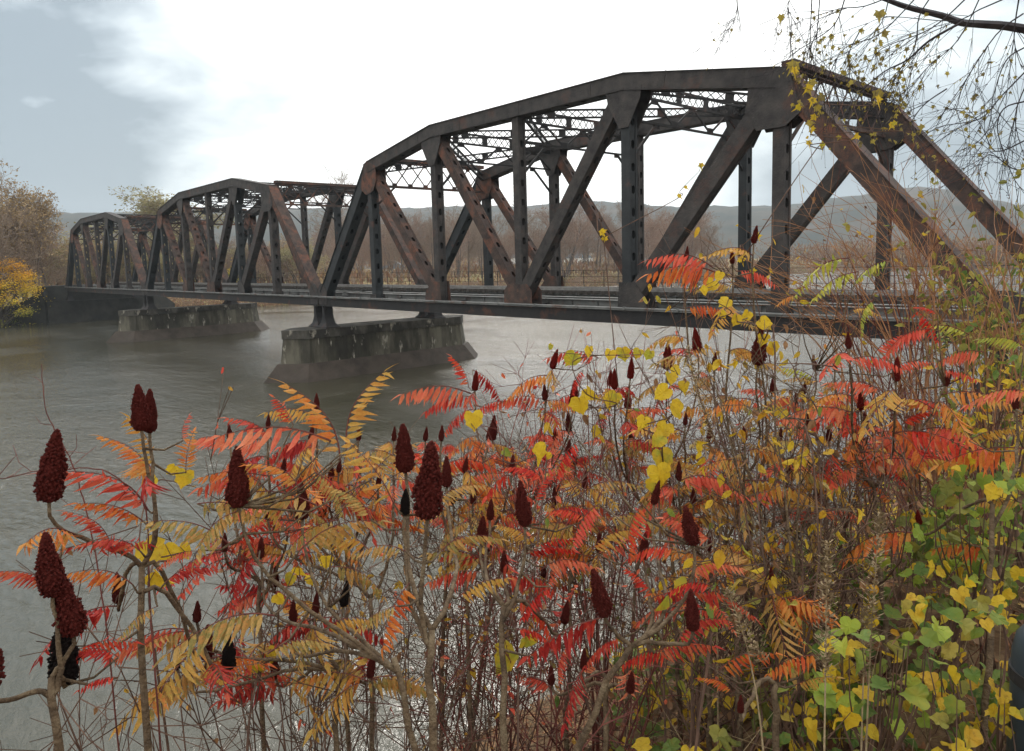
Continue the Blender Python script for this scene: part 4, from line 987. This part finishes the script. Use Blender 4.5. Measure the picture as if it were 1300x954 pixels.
vine('vine with scattered bright yellow leaves over the water below the deck',3.6,[(730,455,32),(745,500,30),(735,512,34),(768,510,32),(782,505,28),(790,448,30),(775,450,22),(812,448,18),(760,548,24),(748,445,20),(700,440,12)])
vine('vine with golden oval leaves at lower right of centre',2.3,[(898,715,34,'yellowsm'),(915,705,36,'yellowsm'),(870,740,34),(850,765,40),(845,740,30),(880,715,26),(905,640,22,'yellowsm'),(898,770,34,'green'),(902,795,36,'green')],kind='oval')
vine('vine with yellow lobed leaves above the deck in front of the truss foot',3.4,[(905,362,26),(925,385,24),(935,405,22),(890,370,18),(950,400,22),(965,412,24),(915,350,18),(980,440,24),(968,430,22),(915,400,16)])
vine('vine with green and yellow leaves along the lower right edge of the water',2.9,[(1000,525,20,'yellowsm'),(1030,560,18),(1000,460,22),(1015,450,20),(1065,455,22,'green'),(990,450,20),(1040,520,18,'green')],'yellowsm','oval')
# saplings with hanging oval yellow leaves
def oval_sapling(label,d,basepx,tips,n,mats=('yellowsm',),kind='oval',size=(.03,.055),group='leafy saplings on the near bank',twigm='twig',stemr=.007,fork=.45):
    b=at(basepx,954,d); G=ground_root(b); r=root('sapling',G,label,'sapling',group)
    st=MB(); lf=MB(); nodes=[]
    for tx,ty in tips:
        T=at(tx,ty,d*U(.9,1.12)); L=(T-G).length
        mid=G.lerp(T,fork)+RT*U(-.1,.1); path=bez(G+rv()*.04*Vector((1,1,0)).length,G+Vector((0,0,L*.35)),mid+Vector((0,0,.15*L)),T,9)
        st.tube([p-G for p in path],[stemr*(1-.8*i/9) for i in range(10)],5)
        for k in range(9):
            i=random.randrange(3,9); a=path[i].lerp(path[i+1],U(0,1)); dr=(rv()+Vector((0,0,.5))).normalized(); l=U(.12,.4)*d/3
            e=a+dr*l; m2=a.lerp(e,.5)+rv()*.03; st.tube([p-G for p in (a,m2,e)],[.0022,.0016,.0009],3)
            nodes+= [m2,e,a.lerp(e,.7)]
            for q in range(2):
                e2=m2+(dr+rv()*.7).normalized()*l*.5; st.tube([m2-G,e2-G],[.0016,.0011],3); nodes.append(e2)
    for k in range(n):
        q=random.choice(nodes)-G; lf.mi=random.randrange(len(mats)); dd=(Vector((0,0,-.8))+rv()*.8); add_leaf(lf,q,dd,rv(),U(*size)*(d/3)**.5,kind,rn)
    st.build('branches',M[twigm],r)
    if n: lf.build('foliage',[M[x] for x in mats],r)
    return r
oval_sapling('tan stemmed sapling with small oval yellow leaves in front of the nearest truss bottom',3.0,1010,[(880,430),(905,470),(960,420),(985,520),(1030,480)],90,('yellowsm','yellow'),twigm='stem')
oval_sapling('sapling with yellow oval leaves hanging in pairs right of the last dark head',2.8,1000,[(930,540),(960,590),(1010,620),(1040,590),(900,600),(1080,640)],85,('yellowsm','drybrown'))
oval_sapling('sapling with gold leaves and bare side twigs near the bottom centre right',2.6,880,[(840,620),(905,660),(870,700),(930,730)],45,('yellowsm','green'))
oval_sapling('slender twiggy sapling with a few gold leaves over the water at centre',4.2,760,[(700,470),(745,440),(780,430),(820,420),(660,500),(840,470)],70,('yellowsm','drybrown'),twigm='twigred2')
oval_sapling('twiggy sapling with dry leaves crossing the right end of the near bottom chord',4.2,960,[(830,330),(870,350),(900,380),(950,350),(985,400),(1020,390),(780,400)],60,('drybrown','yellowsm'),twigm='twig')
# twiggy thicket, bare stems
def thicket(label,d,x0,x1,yt,n,leafn=0,mats=('drybrown','yellowsm'),twigm='twig',lk='oval',size=(.02,.045),group='bare twiggy bushes on the river slope',name='twiggy_bush',r0=.005):
    cx=(x0+x1)/2; G=ground_root(at(cx,900,d)); r=root(name,G,label,'bush',group); st=MB(); lf=MB(); nodes=[]
    for k in range(n):
        tx=U(x0,x1); ty=U(*yt); T=at(tx,ty,d*U(.85,1.2)); g0=ground_root(at(cx+(tx-cx)*.6,900,d*U(.9,1.1))); L=(T-g0).length
        path=bez(g0,g0+Vector((U(-.5,.5),U(-.5,.5),L*.35)),T-Vector((U(-.7,.7),U(-.7,.7),L*U(.05,.3))),T,7); path=[path[0]]+[q+rv()*.03 for q in path[1:]]
        st.tube([p-G for p in path],[r0*(1-.8*i/7) for i in range(8)],4)
        for j in range(9):
            i=random.randrange(2,7); a=path[i].lerp(path[i+1],U(0,1)); dr=(rv()*.9+Vector((0,0,.6))).normalized(); l=U(.12,.42)*(d/3)**.6; e=a+dr*l; m2=a.lerp(e,.5)+rv()*.025
            st.tube([p-G for p in (a,m2,e)],[.0024,.0018,.0012],3); nodes+=[e,m2]
            for q in range(2):
                e2=m2+(dr+rv()*.8).normalized()*l*.55; st.tube([m2-G,e2-G],[.0016,.0011],3); nodes.append(e2)
    for k in range(leafn):
        q=random.choice(nodes)-G; lf.mi=random.randrange(len(mats)); add_leaf(lf,q,Vector((0,0,-.7))+rv(),rv(),U(*size)*(d/3)**.6,lk,rn)
    st.build('branches',M[twigm],r)
    if leafn: lf.build('foliage',[M[x] for x in mats],r)
thicket('bare twiggy bush at the bottom left corner in front of open water',2.7,110,300,(640,860),9,14)
thicket('brown twiggy bush below the dark heads left of centre',2.9,260,480,(620,850),16,50,('drybrown','f_amber','f_crimson'))
thicket('grey brown twiggy bush below the largest fruit head',3.0,430,640,(600,850),18,60,('drybrown','f_amber','yellowsm'))
thicket('dense twiggy bush with dry leaves at the bottom centre',3.0,600,800,(560,840),22,90,('drybrown','f_coral','f_amber'),'twigred2')
thicket('dense twiggy bush left of the dry seed stalks',3.2,760,960,(540,820),22,80,('drybrown','yellowsm','green'))
thicket('brown thorny bush below the coral red sumac',3.6,940,1120,(520,760),26,80,('drybrown','f_tan'),'twig')
thicket('reddish twiggy bush over the water below the deck right of centre',4.8,640,840,(460,600),22,90,('f_coral','f_amber','f_crimson'),'twigred2')
thicket('reddish twiggy bush against bright water under the nearest span end',4.8,820,1020,(440,600),17,90,('f_amber','f_coral','yellowsm'),'twigred2')
thicket('grey twiggy bush against bright water right of the span end',5.0,1000,1190,(440,640),17,60,('f_tan','yellowsm','drybrown'),'twig')
thicket('red stemmed twiggy bush near the right water edge',5.2,1140,1260,(420,560),16,60,('f_tan','olive','yellowsm'),'twigred2')
thicket('twiggy bush of rusty leaves behind the largest head',3.8,440,700,(540,720),24,190,('f_amber','f_coral','f_tan'),'twig')
thicket('twiggy bush of rusty leaves behind the left orange leaves',3.6,250,460,(560,760),14,110,('f_amber','f_coral','f_tan'),'twig')
# arching shoots over the right end of the bridge
def shoots(label,d,root_px,targets,n,leafn,mats,tm='twigorange',yb=640,spread=60,lk='oval',size=(.02,.04)):
    G=ground_root(at(root_px[0],root_px[1],d)); r=root('arching_bush',G,label,'bush','arching bushes at the right end of the bridge'); st=MB(); lf=MB(); nodes=[]
    for k in range(n):
        (ax,ay),(bx,by)=random.choice(targets); T=at(ax+U(-spread,spread),ay+U(-spread,spread)*.7,d*U(.85,1.15)); V=at(bx+U(-40,40),by+U(-30,30),d*U(.9,1.1))
        g0=G+Vector((U(-.4,.4),U(-.4,.4),0)); path=bez(g0,g0.lerp(V,.8)+Vector((0,0,.2)),V,T,11)
        path=[p+rv()*.012 for p in path]; st.tube([p-G for p in path],[.0060*(1-.82*i/11) for i in range(12)],4)
        for j in range(7):
            i=random.randrange(4,11); a=path[i].lerp(path[i+1],U(0,1)); dr=((path[i+1]-path[i]).normalized()*.8+rv()*.7).normalized(); l=U(.15,.55); e=a+dr*l; m2=a.lerp(e,.5)+rv()*.02
            st.tube([p-G for p in (a,m2,e)],[.0020,.0014,.0008],3); nodes+=[e,m2]
    for k in range(leafn):
        q=random.choice(nodes)-G; lf.mi=random.randrange(len(mats)); add_leaf(lf,q,Vector((0,0,-.5))+rv(),rv(),U(*size),lk,rn)
    st.build('branches',M[tm],r)
    if leafn: lf.build('foliage',[M[x] for x in mats],r)
shoots('arching orange brown shoots crossing the right end post of the nearest span',5.2,(1200,640),[((960,300),(1100,350)),((1010,240),(1120,330)),((1060,200),(1160,330)),((1000,350),(1100,400)),((1100,260),(1180,360)),((940,350),(1060,390)),((1150,250),(1180,360)),((900,330),(1050,370))],36,60,('yellowsm','drybrown','yellow'),size=(.03,.055))
shoots('arching brown shoots with olive leaves at the right edge over the far end post',5.0,(1290,620),[((1180,260),(1250,380)),((1240,300),(1280,400)),((1280,260),(1290,380)),((1120,330),(1220,390)),((1200,330),(1260,420)),((1290,330),(1290,420))],24,230,('olive','olive','mapleleaf'),size=(.025,.05))
shoots('upright reddish shoots with drooping seed tufts right of the end post',5.4,(1150,640),[((1120,230),(1130,400)),((1180,290),(1170,420)),((1090,300),(1120,420)),((1050,320),(1090,420))],12,30,('drybrown',),'twigred2',spread=25)
# leafy bushes at the right edge
def leafbush(label,d,x0,x1,y0,y1,n,mats,size=(.05,.09),kind='vine'):
    G=ground_root(at((x0+x1)/2,y1,d)); r=root('leafy_bush',G,label,'bush','leafy bushes at the right edge of the bank'); st=MB(); lf=MB()
    for k in range(16):
        T=at(U(x0,x1),U(y0,(y0+y1)/2),d*U(.85,1.15)); st.tube([p-G for p in bez(G+Vector((U(-.2,.2),U(-.2,.2),0)),G+Vector((0,0,.4)),T-Vector((0,0,.3)),T,7)],[.006*(1-.8*i/7) for i in range(8)],4)
    cl=[(U(x0,x1),U(y0,y1)) for _ in range(22)]
    for k in range(n):
        c=random.choice(cl); q=at(random.gauss(c[0],16),random.gauss(c[1],14),d*U(.85,1.2)); 
        if q.z<gz(q.x,q.y)+.02: continue
        lf.mi=random.choice(range(len(mats))); add_leaf(lf,q-G,Vector((0,0,-.5))+rv()*.8,Vector((0,0,.9))-FW*.4+rv()*.6,U(*size)*(d/3)**.5,kind,rn)
        if random.random()<.25: st.tube([q-G,q-G+Vector((U(-.05,.05),U(-.05,.05),-U(.05,.2)))],[.001,.002],3,cap=False)
    st.build('branches',M['twig'],r); lf.build('foliage',[M[x] for x in mats],r)
leafbush('tall bush with olive green foliage at the upper right edge below the end post',5.6,1190,1330,330,470,520,('olive','green','mapleleaf'),(.03,.055),'oval')
leafbush('mixed green and yellow bush at the right edge behind the hanging orange leaves',4.6,1215,1340,440,600,420,('olive','yellow','green','yellowsm'),(.025,.05),'oval')
leafbush('bush with broad green and yellow leaves at the right edge below the orange leaves',3.4,1160,1340,600,740,260,('green','yellow','olive','lime'),(.03,.055))
leafbush('low vine mat with broad green leaves at the bottom right',2.4,1030,1190,790,910,95,('green','lime','green','yellow'),(.04,.062))
leafbush('low bush of yellow brown leaves at the bottom right corner',2.6,1170,1340,760,930,110,('yellow','olive','yellowsm','green'),(.03,.05))
leafbush('thin bush with sparse green leaves left of the low green vine mat',2.6,950,1060,760,940,40,('green','olive'),(.03,.05),'oval')
# dry seed stalks
def plume(label,x0,y0,x1,y1,d,w_):
    b=at(x0,y0,d); T=at(x1,y1,d); G=ground_root(at(x0+(x0-x1)*.2,960,d)); r=root('dry_seed_stalk',G,label,'dry weed','dry tan seed stalks in the lower right'); st=MB(); hd=MB()
    st.tube([p-G for p in bez(G,G+Vector((0,0,.3)),b-(T-b)*.3,T,10)],[.004-.0003*i for i in range(11)],5)
    L=(T-b).length; ax=(T-b)/L; n=int(520*L/.3)
    for i in range(n):
        t=U(0,1); k=w_*d/FPX*(.35+.65*math.sin(math.pi*min(1,t*.85+.12)))*.5; rd=rv(); rd=(rd-ax*rd.dot(ax)).normalized()
        p=b+ax*L*t+rd*k*U(.1,1)-G; dr=(rd+ax*U(.1,.9)).normalized(); s=U(.006,.015); sd=dr.cross(ax).normalized()*s*.3
        hd.face(p-sd,p+sd,p+dr*s+sd*.6,p+dr*s*1.2-sd*.2)
    st.build('stem',M['straw'],r); hd.build('seed_head',M['straw'],r)
plume('leftmost dry tan seed stalk, leaning left, at the lower right',968,840,922,748,2.0,26)
plume('tallest dry tan seed stalk standing upright at the lower right',1048,860,1050,688,1.9,24)
plume('dry tan seed stalk right of the tallest one, among brown twigs',1103,800,1118,650,2.2,24)
plume('small fluffy tan stalk beside the base of the tallest seed stalk',1095,860,1100,770,2.2,18)
plume('dry tan plume in front of bright water below the nearest span end',905,560,872,440,3.0,26)
# maple limb overhanging at top right
def maple_limb():
    tb=at(1640,300,8.0); G=ground_root(tb); r=root('overhanging_maple',G,'maple with dark drooping branches and sparse yellow leaves hanging in from the top right','tree')
    tr=MB(); tp=[G,G+Vector((.05,0,1.5)),at(1620,150,7.6),at(1600,-60,7.4),at(1640,-300,7.6)]; tr.tube([p-G for p in tp],[.2,.17,.14,.11,.07],12); tr.build('trunk',M['bark'],r)
    st=MB(); lf=MB(); nodes=[]
    def pl(pts,d0,d1,r0,r1,sub=1):
        n=len(pts); W_=[at(x,y,d0+(d1-d0)*i/(n-1)) for i,(x,y) in enumerate(pts)]
        out=[]
        for i in range(n-1):
            a0=W_[max(0,i-1)];a1=W_[i];a2=W_[i+1];a3=W_[min(n-1,i+2)]
            for k in range(4):
                t=k/4; out.append(.5*((2*a1)+(a2-a0)*t+(2*a0-5*a1+4*a2-a3)*t*t+(3*a1-a0-3*a2+a3)*t**3))
        out.append(W_[-1]); m_=len(out)-1
        st.tube([p-G for p in out],[r0+(r1-r0)*i/m_ for i in range(m_+1)],6 if r0>.006 else 4)
        return out
    main=pl([(1620,150),(1450,70),(1300,37),(1246,31),(1221,29),(1195,20),(1151,9),(1115,-4),(1040,-30)],7.5,5.6,.04,.010)
    lim2=pl([(1600,-60),(1450,-90),(1300,-60),(1200,-45),(1080,-60)],7.4,5.8,.05,.012)
    lim3=pl([(1620,60),(1500,120),(1400,110),(1330,60)],7.5,6.2,.04,.012)
    K=(5.9,5.5)
    S0=[[(1221,29),(1183,50),(1151,75),(1120,91),(1092,112),(1060,150)],
        [(1278,0),(1246,10),(1210,24),(1130,20),(1100,30)],
        [(1300,15),(1262,45),(1225,105),(1212,140),(1195,170)],
        [(1300,62),(1280,80),(1262,125),(1250,170),(1215,200)],
        [(1180,-20),(1120,40),(1075,60),(1052,95),(1040,135)],
        [(1075,-10),(1060,30),(1030,55),(1005,70),(993,90)],
        [(1130,-20),(1117,28),(1090,55),(1040,85)],
        [(1030,-20),(1027,30),(1026,80)],[(1045,-20),(1040,40),(1034,90)],
        [(935,-10),(938,12),(930,32),(912,50)],[(1010,-20),(1000,10),(1012,30)],
        [(1190,-20),(1165,20),(1160,60),(1140,100),(1134,125)],
        [(1300,90),(1270,120),(1240,150),(1190,165),(1160,190)],
        [(1200,110),(1175,130),(1160,160),(1175,190)],[(1295,-10),(1290,50),(1297,90)],
        [(1300,130),(1275,140),(1268,170),(1290,230),(1310,250)],
        [(1300,180),(1262,190),(1245,160),(1225,135)],[(1320,200),(1290,215),(1255,195),(1235,225)],
        [(1151,75),(1135,105),(1128,130)],[(1092,40),(1075,70),(1085,100)],
        [(1250,-10),(1215,50),(1178,85),(1150,120)],[(1230,-10),(1180,35),(1120,60),(1100,90)],
        [(1310,100),(1290,150),(1300,200)],[(1145,-10),(1100,5),(1060,15),(1035,40)]]
    for s in S0:
        o=pl([(x+U(-3,3),y+U(-3,3)) for x,y in s],U(*K),U(*K)-.1,.0085 if s is S0[0] else .0048,.0013)
        for k in range(12):
            i=random.randrange(3,len(o)-1); a=o[i]; dd=(o[i+1]-o[i]).normalized(); dr=(dd+rv()*.75-Vector((0,0,.25))).normalized(); l=U(.12,.55)
            e=a+dr*l; m2=a.lerp(e,.5)+rv()*.03; e=e+Vector((0,0,-.06)); st.tube([p-G for p in (a,m2,e)],[.0022,.0016,.0009],3); nodes+=[e,m2,a.lerp(m2,.5)]
            for q in range(2):
                e2=m2+(dr+rv()*.8).normalized()*l*.5; st.tube([m2-G,e2-G],[.0014,.0008],3); nodes.append(e2)
    for q in nodes: # small leaves only where the photo has them, buds elsewhere
        x,y=pix(q)
        dens=.42 if (1070<x<1180 and y<120) else .16 if (1010<x<1260 and y<190) else .05
        for k in range(2):
            if random.random()<dens: add_leaf(lf,q-G,Vector((0,0,-.8))+rv()*.7,rv(),U(.016,.042),'maple',rn)
        if random.random()<.4: st.tube([q-G,q-G+rv()*.015],[.003,.001],3)
    for (x,y,s) in ((1010,88,34),(1005,120,20),(1030,110,30),(1024,118,26),(1014,135,24),(1036,142,26),(1028,160,24),(1113,125,34),(1033,132,22),(1132,155,22),(1138,150,18),(992,26,22),(1116,24,32),(1120,48,24),(1045,128,26),(1010,97,20),(1172,165,20)):
        p=at(x,y-s*.3,5.4); add_leaf(lf,p-G,-UP+RT*U(-.7,.7),-FW+rv()*.9,s*.45*5.4/FPX,'maple',rn); lf.m[-16:]=[1]*16 if False else lf.m[-16:]
    st.build('branches',M['twigdark'],r); lf.build('foliage',[M['mapleleaf']],r)
maple_limb()
def bare_vine(label,d,pts,rad):
    W_=[at(x,y,d) for x,y in pts]; G=ground_root(W_[-1]); W_.append(G+Vector((0,0,.4))); W_.append(G)
    mb=MB(); out=[]
    for i in range(len(W_)-1):
        a0=W_[max(0,i-1)];a1=W_[i];a2=W_[i+1];a3=W_[min(len(W_)-1,i+2)]
        for k in range(6):
            t=k/6; out.append(.5*((2*a1)+(a2-a0)*t+(2*a0-5*a1+4*a2-a3)*t*t+(3*a1-a0-3*a2+a3)*t**3)+rv()*.002)
    out.append(W_[-1]); n=len(out)-1; mb.tube([p-G for p in out],[rad*(.35+.65*i/n) for i in range(n+1)],5)
    for k in range(9):
        i=random.randrange(3,n//2+3); a=out[i]; e=a+rv()*.07; mb.tube([a-G,a.lerp(e,.5)+rv()*.01-G,e-G],[.0012,.001,.0008],3)
    o=mb.build('bare_vine',M['twigred2']); o.location=G; tag(o,label,'vine')
bare_vine('thin bare vine rising alone over open water above the left sumac heads',2.5,[(52,462),(60,525),(82,567),(99,610),(120,700),(142,860)],.003)
bare_vine('thin bare vine arching in from the left edge to the paired head sumac',2.3,[(-30,618),(0,608),(64,597),(130,597),(168,625),(185,650),(190,760),(200,900)],.003)
vine('wisp of yellow leaves hanging in front of the upper right truss corner',5.0,[(1008,90,26),(1028,112,24),(1033,128,22),(1016,137,20),(1030,165,20),(1026,182,18),(1112,128,26),(1132,160,18),(1138,158,18),(1040,188,18),(1046,184,16),(1036,150,20),(1090,175,18),(960,300,20),(940,330,22),(955,345,20)],'yellow','maple',basepx=1090)
vine('yellow leaves caught on a thin twig in front of the centre right diagonal',4.6,[(762,296,22),(768,303,20),(860,250,16),(868,240,14),(890,210,16)],'yellow','maple',basepx=830)
# rounded dark post at the right edge
def post():
    p=at(1340,790,2.3); G=Vector((p.x,p.y,gz(p.x,p.y)-.1)); r=root('guard_post',G,'dark blue grey rounded post cut off by the lower right edge','post')
    h=p.z-G.z; mb=MB(); prof=[(0,.085),(h-.09,.085),(h-.05,.078),(h-.02,.058),(h,.02)]
    mb.tube([(0,0,z) for z,_ in prof],[q for _,q in prof],24); mb.build('shaft',M['post'],r,True)
    mb=MB(); mb.tube([(0,0,h-.16),(0,0,h-.13)],[.09,.09],24); mb.build('band',M['steeldark'],r)
M['post']=noisy('dark blue grey metal',[(.3,(.02,.028,.036)),(.7,(.04,.052,.062))],3,rough=.45)
post()
# ---- ground stuff on the near bank --------------------------------------------------------
def bank_point(rnd,rmax=16,rmin=.9,az=(-95,35)):
    while 1:
        rr=rmin+(rmax-rmin)*rnd.random()**1.3; a=R(rnd.uniform(*az)); x=CL.x+math.sin(a)*rr; y=CL.y+math.cos(a)*rr; z=gz(x,y)
        if z>.5: return x,y,z
def litter():
    rnd=random.Random(21); mb=MB()
    for i in range(9000):
        x,y,z=bank_point(rnd); mb.mi=rnd.choice([0,0,0,1]); s=rnd.uniform(.03,.075)
        add_leaf(mb,Vector((x,y,z+rnd.uniform(.005,.05))),Vector((rnd.uniform(-1,1),rnd.uniform(-1,1),rnd.uniform(-.3,.3))),Vector((rnd.uniform(-.4,.4),rnd.uniform(-.4,.4),1)),s,rnd.choice(['oval','vine','maple']),rnd)
    tag(mb.build('leaf_litter',[M['litter'],M['drybrown']]),kind='stuff')
    mb=MB()
    for i in range(8000):
        x,y,z=bank_point(rnd,18); b=Vector((x,y,z-.02)); h=rnd.uniform(.1,.5); t=Vector((rnd.gauss(0,.45),rnd.gauss(0,.45),1)).normalized()*h
        mb.mi=rnd.choice([0,1,1,2,1]); m_=b+t*.55+Vector((rnd.uniform(-.03,.03),rnd.uniform(-.03,.03),0)); e=b+t+Vector((rnd.gauss(0,.1),rnd.gauss(0,.1),-.05))
        mb.tube([b,m_,e],[.0022,.0015,.0006],3,cap=False)
    tag(mb.build('dry_grass',[M['twig'],M['straw'],M['twigred2']]),kind='stuff')
    mb=MB()
    for i in range(1500):
        x,y,z=bank_point(rnd,9,1.2,(-40,30)); n=rnd.randrange(2,6); c=Vector((x,y,z)); mb.mi=rnd.choice([0,0,1,2])
        for k in range(n):
            add_leaf(mb,c+Vector((rnd.gauss(0,.07),rnd.gauss(0,.07),rnd.uniform(.04,.3))),Vector((rnd.uniform(-1,1),rnd.uniform(-1,1),-.3)),Vector((rnd.uniform(-.5,.5),rnd.uniform(-.5,.5),1)),rnd.uniform(.03,.07),'vine',rnd)
    tag(mb.build('leafy_ground_cover',[M['green'],M['olive'],M['yellow']]),kind='stuff')
litter()
#ENDPLANTS
# ------------------------------------------------------------------ render settings
sc.render.engine='CYCLES'; sc.cycles.use_denoising=True; sc.cycles.max_bounces=6; sc.cycles.diffuse_bounces=2; sc.cycles.glossy_bounces=3; sc.cycles.transmission_bounces=3; sc.cycles.volume_bounces=0
sc.view_settings.view_transform='Standard'; sc.view_settings.look='None'; sc.view_settings.exposure=.33; sc.view_settings.gamma=1
